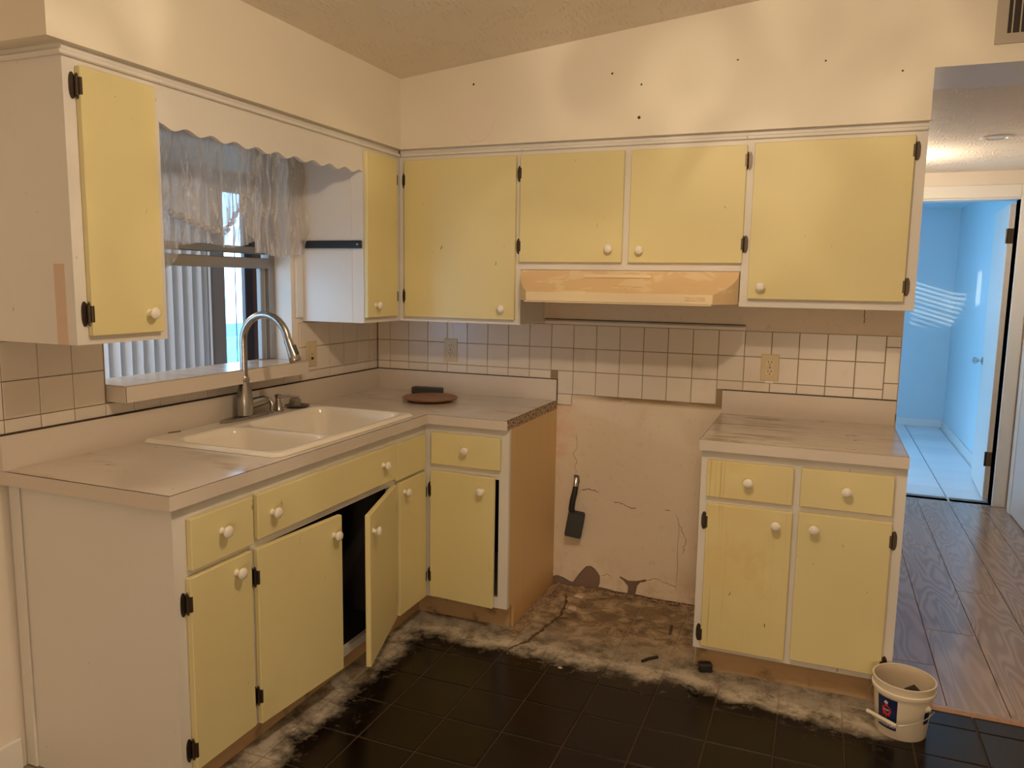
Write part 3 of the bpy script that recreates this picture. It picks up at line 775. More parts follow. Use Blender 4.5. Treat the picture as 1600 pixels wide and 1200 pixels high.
obj('board', bm, 'white', v_); obj('moulding', bm_box(DU, DU + .011, -1.7076, -.6270, ZT - .007, ZT + .007, bev=.003), 'white', v_)
obj('scribe_strip', bm_box(.3, DU - .006, -1.7076, -.6270, ZT, ZS), 'white', v_)
# --- corner cabinet on the left wall
c = thing('wall_cabinet', 'narrow yellow-door wall cabinet right of the window, in the corner', 'cabinet', (.16, -.48, ZU), GU)
frame(c, fL, -.6270, -DU, ZU, ZT, [(-.60, -.40, ZU + .04, ZT - .04)]); carcass(c, fL, -.6268, -.004, ZU, ZT, DU - .003)
front(c, fL, 'door', -.626, -.375, 1.309, 2.007, [(-.565, 1.362)], 'r')
obj('end_stile', bm_box(.262, .266, -.6285, -.6268, ZU, 1.905), 'white', c)
obj('moulding', bm_box(DU, DU + .011, -.6270, -DU - .011, ZT - .007, ZT + .007, bev=.003), 'white', c)
obj('scribe_strip', bm_box(.3, DU - .006, -.6270, -.318, ZT, ZS), 'white', c)
# --- back wall uppers
def upper(label, u0, u1, z0, holes, end=False):
    c = thing('wall_cabinet', label, 'cabinet', ((u0 + u1) / 2, -.16, z0), GU)
    frame(c, fB, u0, u1, z0, ZT, holes); carcass(c, fB, u0, u1, z0, ZT, DU - .004)
    obj('scribe_strip', bm_box(u0, u1, -DU + .006, -.3, ZT, ZS), 'white', c)
    obj('moulding', bm_box(u0 + (.012 if u0 < .4 else 0), u1, -DU - .011, -DU, ZT - .007, ZT + .007, bev=.003), 'white', c)
    return c
c = upper('large single-door yellow wall cabinet directly left of the range hood', DU + .001, .9248, ZU, [(.40, .87, ZU + .05, ZT - .05)])
front(c, fB, 'door', .358, .902, 1.306, 2.006, [(.849, 1.355)], 'l', hz=(1.40, 1.92))
c = upper('short double-door yellow wall cabinet above the range hood', .9252, 1.8438, 1.526, [(.96, 1.35, 1.58, ZT - .05), (1.42, 1.82, 1.58, ZT - .05)])
front(c, fB, 'door', .922, 1.372, 1.557, 2.005, [(1.321, 1.613)], 'l', hz=(1.625, 1.93))
front(c, fB, 'door', 1.400, 1.848, 1.557, 2.003, [(1.448, 1.608)], 'r', hz=(1.63, 1.945))
c = upper('wide single-door yellow wall cabinet at the right end, beside the hallway', 1.8442, 2.4588, 1.3893, [(1.89, 2.40, 1.43, ZT - .05)])
front(c, fB, 'door', 1.875, 2.420, 1.420, 2.008, [(1.923, 1.468)], 'r', hz=(1.475, 1.955))

# --- knife strip
k = thing('knife_rack', 'long black magnetic knife strip screwed to the corner cabinet side', 'knife rack', (.15, -.63, 1.60))
obj('bar', bm_box(-.0+.004, .318, -.640, -.6285, 1.604, 1.6365, bev=.002), 'black', k)
for xx in (.02, .30):
    b = bmesh.new(); lathe(b, [(.004, 0), (.003, .0018)], 10, T(xx, -.640, 1.62) @ Matrix.Rotation(PI / 2, 4, 'X')); obj('screw', b, 'knobmetal', k)

# ------------------------------------------------------------------ range hood
hd = thing('range_hood', 'almond range hood with peeling front under the short cabinets', 'range hood', (1.385, -.35, 1.397))
bm = bmesh.new()
yb_, xl, xr = -DU - .003, .929, 1.841
secs = []
for k in range(9):
    t = k / 8.0
    y = yb_ - .147 * (1 - math.cos(t * PI / 2)) * 1.0 if False else yb_ - .147 * t
    zt = 1.5235 - .0885 * (t ** .62)
    ins = .078 * (t ** 1.5)
    secs.append((xl + ins, xr - ins, y, zt))
top_l = [bm.verts.new((a, y, z)) for a, b, y, z in secs]; top_r = [bm.verts.new((b, y, z)) for a, b, y, z in secs]
bot_l = [bm.verts.new((a, y, 1.397)) for a, b, y, z in secs]; bot_r = [bm.verts.new((b, y, 1.397)) for a, b, y, z in secs]
for k in range(8):
    bm.faces.new((top_l[k], top_r[k], top_r[k + 1], top_l[k + 1])); bm.faces.new((top_l[k], top_l[k + 1], bot_l[k + 1], bot_l[k])); bm.faces.new((top_r[k + 1], top_r[k], bot_r[k], bot_r[k + 1]))
bm.faces.new((top_l[8], top_r[8], bot_r[8], bot_l[8])); bm.faces.new((top_r[0], top_l[0], bot_l[0], bot_r[0]))
obj('canopy', bm, 'hood', hd, smooth=True)
obj('body', bm_box(xl, xr, -DU, -.012, 1.42, 1.5245), 'hood', hd)
obj('underside', bm_box(xl + .01, xr - .01, -DU - .01, -.012, 1.405, 1.42), 'greymat', hd)
obj('lip', bm_box(xl + .078, xr - .078, -.4775, -.4725, 1.397, 1.433, bev=.001), 'hood_clean', hd)
obj('drip_edge', bm_box(xl + .07, xr - .082, -.4745, -.458, 1.391, 1.3975, bev=.001), 'hood_clean', hd)
obj('badge', bm_box(1.66, 1.735, -.479, -.4774, 1.409, 1.424, bev=.0006), 'hood', hd)
obj('rating_plate', bm_box(1.22, 1.50, -.357, -.3555, 1.4955, 1.5085), 'hood_clean', hd, T(0, -.0, 0))
for px_, pz_, w_, h_ in ((1.26, 1.470, .07, .013), (1.50, 1.466, .045, .014), (1.62, 1.464, .04, .012)):
    pass

# ------------------------------------------------------------------ base cabinets
FX = .61; fLb = facing('L', FX); fBb = facing('B', -.61)
ZB = .105; ZF = H - TH
# near unit
c = thing('base_cabinet', 'white end-panelled base cabinet nearest the camera, one drawer over one yellow door', 'cabinet', (.3, -1.85, 0), GB)
frame(c, fLb, -2.0, -1.70, ZB, ZF, [(-1.94, -1.73, .70, .82), (-1.94, -1.73, .15, .66)])
obj('end_panel', bm_box(.004, FX - .019, -2.0, -1.985, 0, ZF), 'white', c)
obj('corner_strip', bm_box(.004, .045, -2.0085, -2.0, 0, ZF, bev=.003), 'white', c)
carcass(c, fLb, -1.985, -1.7005, ZB, ZF, FX - .004, top=False)
obj('toe_kick', bm_box(.53, .545, -1.985, -1.70, 0, ZB), 'toe', c)
front(c, fLb, 'drawer', -1.955, -1.711, .688, .832, [(-1.842, .767)])
front(c, fLb, 'door', -1.964, -1.724, .118, .671, [(-1.789, .627)], 'l', hz=(.178, .598))
# sink unit
c = thing('base_cabinet', 'sink base cabinet with long false front and a right-hand door swung open', 'cabinet', (.3, -1.28, 0), GB)
frame(c, fLb, -1.6995, -.8725, ZB, ZF, [(-1.665, -.905, .135, .665)])
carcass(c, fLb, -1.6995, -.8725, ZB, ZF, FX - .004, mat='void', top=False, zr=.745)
obj('toe_kick', bm_box(.53, .545, -1.70, -.8725, 0, ZB), 'toe', c)
front(c, fLb, 'drawer_front', -1.692, -.884, .694, .833, [(-1.628, .763), (-.982, .768)])
front(c, fLb, 'door', -1.697, -1.302, .108, .668, [(-1.346, .608)], 'l', angle=4.5)
front(c, fLb, 'door', -1.297, -.887, .115, .668, [(-1.258, .60)], 'r', angle=17.5)
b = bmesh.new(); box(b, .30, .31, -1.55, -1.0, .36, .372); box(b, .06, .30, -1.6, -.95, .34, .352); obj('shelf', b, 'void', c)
# corner unit, left run
c = thing('base_cabinet', 'slim inside-corner base cabinet with drawer front and yellow door, left run', 'cabinet', (.3, -.74, 0), GB)
frame(c, fLb, -.872, -.6105, ZB, ZF, [(-.84, -.65, .15, .65)]); carcass(c, fLb, -.872, -.6295, ZB, ZF, FX - .004, top=False, zl=.745)
obj('toe_kick', bm_box(.53, .545, -.872, -.545, 0, ZB), 'toe', c)
front(c, fLb, 'drawer', -.879, -.637, .682, .829)
front(c, fLb, 'door', -.859, -.6335, .112, .668, [(-.823, .624)], 'r')
# back unit
c = thing('base_cabinet', 'corner base cabinet with bare plywood side facing the empty range bay', 'cabinet', (.8, -.3, 0), GB)
frame(c, fBb, .6105, X1 - .001, ZB, ZF, [(.70, .955, .71, .83), (.70, .955, .15, .66)])
carcass(c, fBb, .6105, X1 - .014, ZB, ZF, .602, top=False)
obj('toe_kick', bm_box(.545, X1 - .014, -.545, -.53, 0, ZB), 'toe', c)
bm = bmesh.new(); prism(bm, [(-.591, ZB), (-.53, ZB), (-.53, 0), (-.004, 0), (-.004, ZF), (-.591, ZF)], 'x', X1 - .0135, X1 - .001)
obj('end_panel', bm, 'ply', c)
front(c, fBb, 'drawer', .648, .9655, .702, .8385, [(.812, .775)])
front(c, fBb, 'door', .644, .946, .115, .674, [(.893, .615)], 'l', angle=3.2, tilt=.25)
# right unit
fBr = facing('B', -.63)
c = thing('base_cabinet', 'freestanding double base cabinet on the right, two drawers over two stained yellow doors', 'cabinet', (2.11, -.3, 0), GB)
frame(c, fBr, 1.772, 2.452, ZB, ZF, [(1.82, 2.07, .71, .83), (2.14, 2.39, .71, .83), (1.82, 2.07, .15, .66), (2.14, 2.39, .15, .66)])
carcass(c, fBr, 1.772, 2.452, ZB, ZF, .622, top=False)
obj('toe_kick', bm_box(1.776, 2.448, -.575, -.56, 0, ZB), 'toe', c)
for uu in (1.772, 2.440): obj('side_foot', bm_box(uu, uu + .012, -.56, -.008, 0, ZB), 'white', c)
front(c, fBr, 'drawer', 1.795, 2.094, .7015, .8385, [(1.943, .771)], mat='yellow_dirty')
front(c, fBr, 'drawer', 2.118, 2.4135, .703, .841, [(2.267, .775)])
front(c, fBr, 'door', 1.800, 2.098, .123, .676, [(2.044, .626)], 'l', hz=(.168, .605), mat='yellow_dirty')
front(c, fBr, 'door', 2.118, 2.417, .131, .681, [(2.171, .629)], 'r', hz=(.165, .615))

# ------------------------------------------------------------------ worktops
wk = thing('worktop', 'L-shaped speckled laminate worktop with upstand, holding the sink', 'worktop', (.32, -1.2, H - TH))
SX0, SX1, SY0, SY1 = .045, .585, -1.545, -.70
def Lshape(e, back=0.0):
    return lambda u, v: ((back < u < D - e and YL + e < v < -back) or (back < u < X1 - e and -(D - e) < v < -back)) and not (SX0 < u < SX1 and SY0 < v < SY1)
def Lgrid(e): return [0.001, SX0, SX1, D - e, X1 - e], [YL + e, SY0, SY1, -(D - e), -.001]
bm = bmesh.new(); slab(bm, *Lgrid(.0022), Lshape(.0022), H - TH + .001, H - .0012); obj('core', bm, 'seam', wk)
bm = bmesh.new(); slab(bm, *Lgrid(.0068), Lshape(.0068), H - .0012, H); obj('top_sheet', bm, 'laminate', wk)
for a in ((D - .0022, D, YL + .001, -D + .0012, H - TH, H - .0012), (D - .0012, X1 - .001, -D, -D + .0022, H - TH, H - .0012), (.002, D - .001, YL, YL + .0022, H - TH, H - .0012)):
    obj('edge_strip', bm_box(*a), 'laminate_edge', wk)
obj('bare_end', bm_box(X1 - .0022, X1, -D + .003, -.003, H - TH, H - .0012), 'chipboard', wk)['label'] = 'end edge with the laminate gone, crumbling chipboard'
for u0, u1, v0, v1 in ((.0016, BS, YL, -.001), (BS, X1 - .001, -BS, -.0072)):
    obj('upstand', bm_box(u0, u1, v0, v1, H, H + HB - .0025), 'laminate_edge', wk)
    obj('upstand_cap', bm_box(u0, u1 - (.0012 if u1 < .1 else 0), v0 + (.0012 if v0 > -.1 else 0), v1, H + HB - .0025, H + HB), 'seam', wk)
obj('upstand_end', bm_box(X1 - .001, X1 + .0015, -BS, -.0072, H, H + HB), 'seam', wk)
wr = thing('worktop', 'short stained laminate worktop with upstand on the right base cabinet', 'worktop', (2.1, -.33, H - TH))
obj('core', bm_box(X2 + .002, X3 - .002, -D2 + .0022, -.009, H - TH + .001, H - .0012), 'seam', wr)
obj('top_sheet', bm_box(X2 + .0035, X3 - .0045, -D2 + .0068, -.009, H - .0012, H), 'laminate', wr)
obj('edge_strip', bm_box(X2, X3, -D2, -D2 + .0022, H - TH, H - .0012), 'laminate_edge', wr)
obj('edge_strip', bm_box(X3 - .002, X3, -D2 + .0022, -.009, H - TH, H - .0012), 'laminate_edge', wr)
obj('bare_end', bm_box(X2, X2 + .002, -D2 + .0022, -.009, H - TH, H - .0012), 'chipboard', wr)
obj('upstand', bm_box(X2 + .0005, X3, -BS, -.0072, H, H + HB - .0025), 'laminate_edge', wr)
obj('upstand_cap', bm_box(X2 + .0005, X3, -BS + .0012, -.0072, H + HB - .0025, H + HB), 'seam', wr)

# ------------------------------------------------------------------ sink
def rrect(px, py, x0, x1, y0, y1, r):
    cx, cy, hx, hy = (x0 + x1) / 2, (y0 + y1) / 2, (x1 - x0) / 2 - r, (y1 - y0) / 2 - r
    dx, dy = abs(px - cx) - hx, abs(py - cy) - hy
    return math.hypot(max(dx, 0), max(dy, 0)) + min(max(dx, dy), 0) - r
def sst(a, b, x):
    t = max(0, min(1, (x - a) / (b - a))); return t * t * (3 - 2 * t)
sk = thing('sink', 'white enamel double-bowl sink dropped into the worktop', 'sink', (.32, -1.12, H - .17))
OX0, OX1, OY0, OY1 = .030, .607, -1.568, -.682
bm = bmesh.new(); NX, NY = 84, 124; grid = []
def ymap(t): return t
for i in range(NX + 1):
    row = []
    for j in range(NY + 1):
        x = OX0 + (OX1 - OX0) * i / NX; y = OY0 + (OY1 - OY0) * j / NY
        so_ = rrect(x, y, OX0, OX1, OY0, OY1, .035)
        if so_ > 0:      # pull corners in to a round outline
            cx = min(max(x, OX0 + .035), OX1 - .035); cy = min(max(y, OY0 + .035), OY1 - .035)
            d = math.hypot(x - cx, y - cy); x = cx + (x - cx) * .035 / d; y = cy + (y - cy) * .035 / d; so_ = 0
        b1 = rrect(x, y, .148, .567, -1.532, -1.232, .07); b2 = rrect(x, y, .148, .567, -1.198, -.722, .07)
        z = H + .0115 - .0105 * sst(-.014, 0, so_)
        both = rrect(x, y, .148, .567, -1.532, -.722, .07)
        z -= .006 * sst(.012, -.02, both)
        dep = max(.165 * sst(.006, -.050, b1), .165 * sst(.006, -.050, b2))
        z -= dep
        row.append(bm.verts.new((x, y, z)))
    grid.append(row)
for i in range(NX):
    for j in range(NY): bm.faces.new((grid[i][j], grid[i + 1][j], grid[i + 1][j + 1], grid[i][j + 1]))
bmesh.ops.remove_doubles(bm, verts=bm.verts, dist=1e-6)
me = to_mesh('basin', bm, 'enamel'); me.polygons.foreach_set('use_smooth', [True] * len(me.polygons)); link('basin', me, sk)
for yy in (-1.38, -.96):
    b = bmesh.new(); lathe(b, [(.043, 0), (.042, .003), (.030, .002), (.028, -.002), (.003, -.003)], 24, T(.36, yy, H - .1585)); obj('drain', b, 'nickel', sk, smooth=True)

# faucet
fa = thing('faucet', 'brushed nickel pull-down gooseneck faucet behind the sink', 'faucet', (.079, -1.1, H + .011))
ZD = H + .011
bm = bmesh.new(); pts = []
for k in range(40):
    a = 2 * PI * k / 40; y = -1.1 + .135 * math.cos(a); pts.append((.079 + .030 * math.copysign(abs(math.sin(a)) ** .8, math.sin(a)), y))
prism(bm, pts, 'z', ZD, ZD + .006); prism(bm, [(.079 + (x - .079) * .9, -1.1 + (y + 1.1) * .965) for x, y in pts], 'z', ZD + .006, ZD + .011)
obj('deck_plate', bm, 'nickel', fa)
bm = bmesh.new(); lathe(bm, [(.027, .0), (.030, .004), (.0295, .01), (.031, .04), (.0305, .07), (.026, .10), (.0195, .125), (.018, .135), (.020, .138), (.020, .148), (.0165, .152), (.0155, .16)], 28, T(.079, -1.1, ZD + .011)); obj('body', bm, 'nickel', fa, smooth=True)
pts = [(.079, -1.1, ZD + .15), (.079, -1.1, 1.15), (.079, -1.1, 1.225)]
R0, cx0, cz0 = .1055, .1845, 1.228
for k in range(1, 17):
    a = PI - PI * .945 * k / 16; pts.append((cx0 + R0 * math.cos(a), -1.1, cz0 + R0 * math.sin(a)))
bm = bmesh.new(); tube(bm, pts, .0142, 16); obj('gooseneck', bm, 'nickel', fa, smooth=True)
e = Vector(pts[-1]); dirv = (Vector((.338, -1.1, 1.150)) - e)
dirv = Vector((.42, 0, -1)).normalized()
bm = bmesh.new(); tube(bm, [e, e + dirv * .004, e + dirv * .02, e + dirv * .06, e + dirv * .088, e + dirv * .092], [.0150, .0158, .0162, .0195, .0225, .0200], 20); obj('spray_head', bm, 'nickel', fa, smooth=True)
b = bmesh.new(); sp = e + dirv * .05; box(b, -.004, .004, -.008, .008, -.02, .02, bev=.003); obj('spray_button', b, 'darkgrey', fa, T(sp.x + .018, sp.y, sp.z + .007) @ Matrix.Rotation(-.40, 4, 'Y'))
bm = bmesh.new(); tube(bm, [(.079, -1.085, ZD + .052), (.082, -1.04, ZD + .056), (.084, -1.0, ZD + .058), (.086, -.985, ZD + .056)], [.021, .0205, .020, .016], 18)
obj('handle_hub', bm, 'nickel', fa, smooth=True)
bm = bmesh.new(); tube(bm, [(.086, -.99, ZD + .058), (.095, -.972, ZD + .058), (.105, -.972, ZD + .04), (.112, -.985, ZD + .018), (.12, -.992, ZD + .010)], [.010, .010, .009, .008, .007], 12); obj('lever', bm, 'nickel', fa, smooth=True)
# soap dispenser
sd = thing('soap_dispenser', 'short nickel soap dispenser pump right of the faucet', 'soap dispenser', (.082, -.905, ZD))
bm = bmesh.new(); lathe(bm, [(.021, 0), (.022, .004), (.017, .010), (.0155, .03), (.012, .04), (.011, .055), (.015, .058), (.016, .066), (.012, .070), (.003, .071)], 22, T(.082, -.905, ZD)); obj('pump', bm, 'nickel', sd, smooth=True)
bm = bmesh.new(); tube(bm, [(.085, -.90, ZD + .060), (.105, -.86, ZD + .058), (.125, -.825, ZD + .052)], [.006, .0055, .0045], 10); obj('nozzle', bm, 'nickel', sd, smooth=True)
# sink stopper
st = thing('sink_stopper', 'dark rubber sink stopper with a small cup beside the dispenser', 'sink stopper', (.10, -.79, ZD))
bm = bmesh.new(); lathe(bm, [(.030, 0), (.050, .006), (.052, .010), (.046, .010), (.02, .007), (.002, .0065)], 28, T(.085, -.785, ZD)); obj('flange', bm, 'bronze', st, smooth=True)
bm = bmesh.new(); lathe(bm, [(.024, .007), (.026, .02), (.022, .036), (.010, .043), (.002, .044)], 20, T(.075, -.785, ZD)); obj('cup', bm, paint('smoky_plastic', (.22, .19, .16), .3), st, smooth=True)

# ------------------------------------------------------------------ things on the worktop
pl = bmesh.new(); lathe(pl, [(.075, 0), (.10, .004), (.128, .014), (.131, .018), (.128, .020), (.108, .013), (.07, .010), (.002, .010)], 48)
pt = tag(obj('wooden_plate', pl, 'platewood', None, T(.470, -.300, H), True), 'round brown turned wooden plate on the worktop in the corner', 'plate')
b = bmesh.new(); box(b, -.078, .078, -.024, .024, 0, .034, bev=.006, seg=2)
sp_ = tag(obj('black_box', b, 'darkgrey', None, T(.352, -.105, H) @ Matrix.Rotation(.10, 4, 'Z')), 'small dark grey oblong box lying behind the wooden plate', 'box')
b = bm_box(-.022, .022, -.004, .004, 0, .002); tag(obj('metal_strip', b, 'bronze', None, T(.05, -1.43, H + .0116) @ Matrix.Rotation(1.3, 4, 'Z')), 'thin dark metal strip lying on the rear rim of the sink', 'strip')

# ------------------------------------------------------------------ outlets
def outlet(name, label, mw, group, switch=False):
    o = thing(name, label, 'outlet', mw.translation, group)
    obj('cover_plate', bm_box(-.037, .037, -.005, 0, -.057, .057, bev=.002), 'almond_plate', o, mw)
    for s in (1, -1):
        if switch:
            obj('button', bm_box(-.008, .008, -.008, -.005, s * .02 - .006, s * .02 + .006, bev=.001), 'socket' if s > 0 else 'bronze', o, mw); continue
        b = bmesh.new(); pts = [(.0165 * max(-.86, min(.86, math.cos(a))) / .86, s * .0195 + .0145 * math.sin(a)) for a in [2 * PI * i / 24 for i in range(24)]]
        prism(b, pts, 'y', -.0072, -.005); r_ = obj('receptacle', b, 'socket', o, mw)
        b = bmesh.new()
        for xx in (-.0062, .0062): box(b, xx - .0013, xx + .0013, -.0076, -.0071, s * .0195 - .001, s * .0195 + .0085)
        lathe(b, [(.0026, 0), (.0024, .0004)], 8, T(0, -.0072, s * .0195 - .008) @ Matrix.Rotation(PI / 2, 4, 'X'))
        obj('slots', b, 'black', r_, mw)
    b = bmesh.new(); lathe(b, [(.003, 0), (.002, .0012)], 8, T(0, -.005, 0) @ Matrix.Rotation(PI / 2, 4, 'X')); obj('screw', b, 'bronze', o, mw)
outlet('outlet', 'ivory duplex outlet on the tiles above the wooden plate', T(.435, -.0130, 1.130), 'wall outlets')
outlet('outlet', 'ivory duplex outlet on the tiles above the short right worktop', T(1.956, -.0130, 1.125), 'wall outlets')
outlet('outlet', 'ivory outlet with test buttons on the left wall beside the faucet head', T(.0082, -.575, 1.134) @ RZ90, 'wall outlets', True)
obj('conduit_patch', bm_box(.425, .449, -.0140, -.006, 1.186, 1.282), 'trim', wall_back)
obj('conduit_patch', bm_box(1.94, 1.972, -.0145, -.006, 1.058, 1.072), 'trim', wall_back)

# ------------------------------------------------------------------ junction box hanging on its cable
jb = thing('junction_box', 'black range receptacle box hanging by its cable from the broken plaster', 'electrical box', (1.11, -.03, .25))
mw = T(1.112, -.036, .325) @ Matrix.Rotation(.16, 4, 'Y') @ Matrix.Rotation(.25, 4, 'Z')
obj('box', bm_box(-.040, .040, -.026, .030, -.060, .060, bev=.006), 'black', jb, mw)
obj('cover', bm_box(-.037, .037, -.031, -.026, -.056, .056, bev=.002), 'darkgrey', jb, mw)
b = bmesh.new(); tube(b, [(1.107, .03, .535), (1.106, -.004, .532), (1.108, -.022, .512), (1.106, -.030, .480), (1.098, -.036, .44), (1.094, -.038, .40), (1.099, -.036, .375)], [.010, .012, .013, .0145, .0145, .015, .016], 12)
obj('cable', b, 'black', jb, smooth=True)
b = bmesh.new(); tube(b, [(1.106, -.010, .545), (1.107, -.024, .525), (1.108, -.030, .508)], .0115, 10); obj('cable_clamp', b, 'knobmetal', jb, smooth=True)
b = bmesh.new(); tube(b, [(1.118, -.012, .52), (1.122, -.026, .49), (1.117, -.030, .47)], .0035, 8); obj('bare_wire', b, 'chip', jb)

# ------------------------------------------------------------------ curtain
cur = thing('curtain', 'crumpled clear plastic sheer curtain hanging in the sink window', 'curtain', (.02, -1.05, 1.5))
def sheet(y0, y1, zt, zbf, amp, freq, x, seed, ny=150, nz=26, flare=0.):
    rnd = random.Random(seed); ph = [rnd.uniform(0, 6.28) for _ in range(8)]
    bm = bmesh.new(); g_ = []
    for i in range(ny + 1):
        t = i / ny; row = []
        for j in range(nz + 1):
            q = j / nz; y = y0 + (y1 - y0) * t
            zb = zbf(t); z = zt + (zb - zt) * q
            f = amp * (.35 + .65 * q) * (math.sin(freq * y + ph[0] + 1.3 * math.sin(3 * q + ph[1])) * .6 + math.sin(freq * 1.83 * y + ph[2] + 2 * q) * .3 + math.sin(freq * 3.7 * y + ph[3] - 3 * q) * .16)
            f += amp * .5 * q * math.sin(9 * q + ph[4] + freq * .4 * y)
            nz3 = mnoise.noise_vector(Vector((y * 16, seed, z * 13))); f += nz3.x * amp * 1.1; z += nz3.z * .004
            row.append(bm.verts.new((x + f, y + flare * q * (t - .5) + amp * .5 * math.sin(freq * 2.1 * y + ph[5] + 4 * q), z)))
        g_.append(row)
    for i in range(ny):
        for j in range(nz): bm.faces.new((g_[i][j], g_[i + 1][j], g_[i + 1][j + 1], g_[i][j + 1]))
    return bm
def lerp(pts):
    def f(t):
        for (a, u), (b, v) in zip(pts, pts[1:]):
            if a <= t <= b: return u + (v - u) * sst(a, b, t)
        return pts[-1][1]
    return f
me = to_mesh('sheer_panel', sheet(-1.62, -.92, 1.985, lerp([(0, 1.60), (.25, 1.60), (.28, 1.515), (.33, 1.50), (.38, 1.515), (.42, 1.585), (.58, 1.60), (.8, 1.585), (1, 1.615)]), .012, 95, .004, 3), 'sheer', True); link('sheer_panel', me, cur)
me = to_mesh('side_panel', sheet(-.985, -.640, 1.99, lerp([(0, 1.66), (.15, 1.575), (.5, 1.56), (.9, 1.575), (1, 1.60)]), .016, 110, .028, 5, 90, flare=.03), 'sheer', True); link('side_panel', me, cur)
# swag: a gathered ruffle rope sagging across the panel
pts = []; rr = []
for k in range(91):
    t = k / 90; y = -1.40 + t * .45
    z = 1.69 - .045 * math.sin(PI * min(1, t * 1.05) ** 1.2) + max(0, t - .62) * .42 + .004 * math.sin(60 * t)
    pts.append((.032 + .005 * math.sin(75 * t), y, z)); rr.append(.0085 + .0042 * math.sin(k * 1.9) + .002 * math.sin(k * .7))
bm = bmesh.new(); tube(bm, pts, rr, 10); obj('ruffle', bm, 'sheer', cur, smooth=True)
me = to_mesh('swag_panel', sheet(-1.43, -.94, 1.985, lerp([(0, 1.72), (.2, 1.67), (.5, 1.645), (.75, 1.70), (1, 1.86)]), .014, 70, .034, 11, 90), 'sheer', True); link('swag_panel', me, cur)
b = bmesh.new(); tube(b, [(.012, -1.64, 1.985), (.012, -.634, 1.985)], .006, 8); obj('rod', b, 'grip', cur)

# ------------------------------------------------------------------ vent and ceiling light
vt = thing('air_vent', 'grey louvred air vent high on the wall over the hallway opening', 'vent', (2.81, -DS, 2.29))
bm = bmesh.new(); us, vs, ins = holed(2.632, 3.03, 2.29, 2.55, [(2.666, 2.996, 2.322, 2.518)]); slab(bm, us, vs, ins, -DS - .008, -DS, 'y'); obj('frame', bm, 'greymat', vt)
obj('shade_sheet', bm_box(2.666, 2.996, -DS - .0012, -DS - .0004, 2.322, 2.518), 'ventdark', vt)  # flat dark sheet painted as the shade behind the louvres
for k in range(14):
    x = 2.678 + k * .0235; obj('louver', bm_box(x, x + .004, -DS - .007, -DS - .0015, 2.322, 2.518), 'greymat', vt)
cl = thing('recessed_light', 'unlit round recessed light in the hallway ceiling', 'ceiling light', (2.90, 1.20, 2.235))
b = bmesh.new(); lathe(b, [(.075, 2.245), (.075, 2.241), (.070, 2.237), (.052, 2.237), (.048, 2.2445)], 36, T(2.92, 1.22, 0)); obj('trim_ring', b, 'trim', cl, smooth=True)
b = bmesh.new(); lathe(b, [(.048, 2.2445), (.030, 2.240), (.004, 2.2395)], 24, T(2.92, 1.22, 0)); obj('lens', b, 'lens', cl, smooth=True)

# ------------------------------------------------------------------ bucket
BX, BY = 2.481, -.738
bk = thing('bucket', 'small cream paint bucket with blue label standing at the end of the right cabinet', 'bucket', (BX, BY, 0))
r0, r1, HBK = .0775, .0985, .187
rb_ = lambda z: r0 + (.0935 - r0) * z / HBK
bm = bmesh.new(); lathe(bm, [(.002, .004), (r0 - .006, .004), (r0 - .002, 0), (r0, .003), (rb_(.145), .145), (rb_(.145) + .0055, .147), (rb_(.15) + .0065, .152), (rb_(.158) + .0055, .159), (rb_(.16) + .001, .161), (rb_(.17) + .0015, .170), (rb_(.18) + .003, .183), (rb_(.187) + .003, HBK), (rb_(.187), HBK + .001), (rb_(.187) - .002, HBK)], 56, T(BX, BY, 0), cap=False)
obj('shell', bm, 'bucket', bk, smooth=True)
bm = bmesh.new(); lathe(bm, [(rb_(.187) - .0018, HBK - .0005), (rb_(.03) - .003, .03), (r0 - .006, .008), (.002, .007)], 56, T(BX, BY, 0), cap=False); obj('lining', bm, 'bucket_in', bk, smooth=True)
def on_bucket(az, z, out=.0006):
    r = rb_(z) + out; return Vector((BX + r * math.cos(az), BY + r * math.sin(az), z))
AZ0, AZ1 = math.radians(-150), math.radians(-105)
def patch(a0, a1, z0, z1, out, n=12):
    bm = bmesh.new(); g_ = [[bm.verts.new(on_bucket(a0 + (a1 - a0) * i / n, z0 + (z1 - z0) * j / 3, out)) for j in range(4)] for i in range(n + 1)]
    for i in range(n):
        for j in range(3): bm.faces.new((g_[i][j], g_[i + 1][j], g_[i + 1][j + 1], g_[i][j + 1]))
    return bm
lab = obj('label', patch(AZ0, AZ1, .030, .138, .0005), 'navy', bk)
obj('side_label', patch(math.radians(-46), math.radians(-28), .062, .104, .0005, 5), 'navy', bk)
amid = (AZ0 + AZ1) / 2; Rm = .088
def wrap_shape(name, polys, mat, out, cz, ca=amid):
    bm = bmesh.new()
    for P in polys: bm.faces.new([bm.verts.new(on_bucket(ca + x / Rm, cz + y, out)) for x, y in P])
    return obj(name, bm, mat, lab)
def circ(r, sx=1, sy=1, ox_=0, oy_=0, n=24): return [(ox_ + sx * r * math.cos(2 * PI * i / n), oy_ + sy * r * math.sin(2 * PI * i / n)) for i in range(n)]
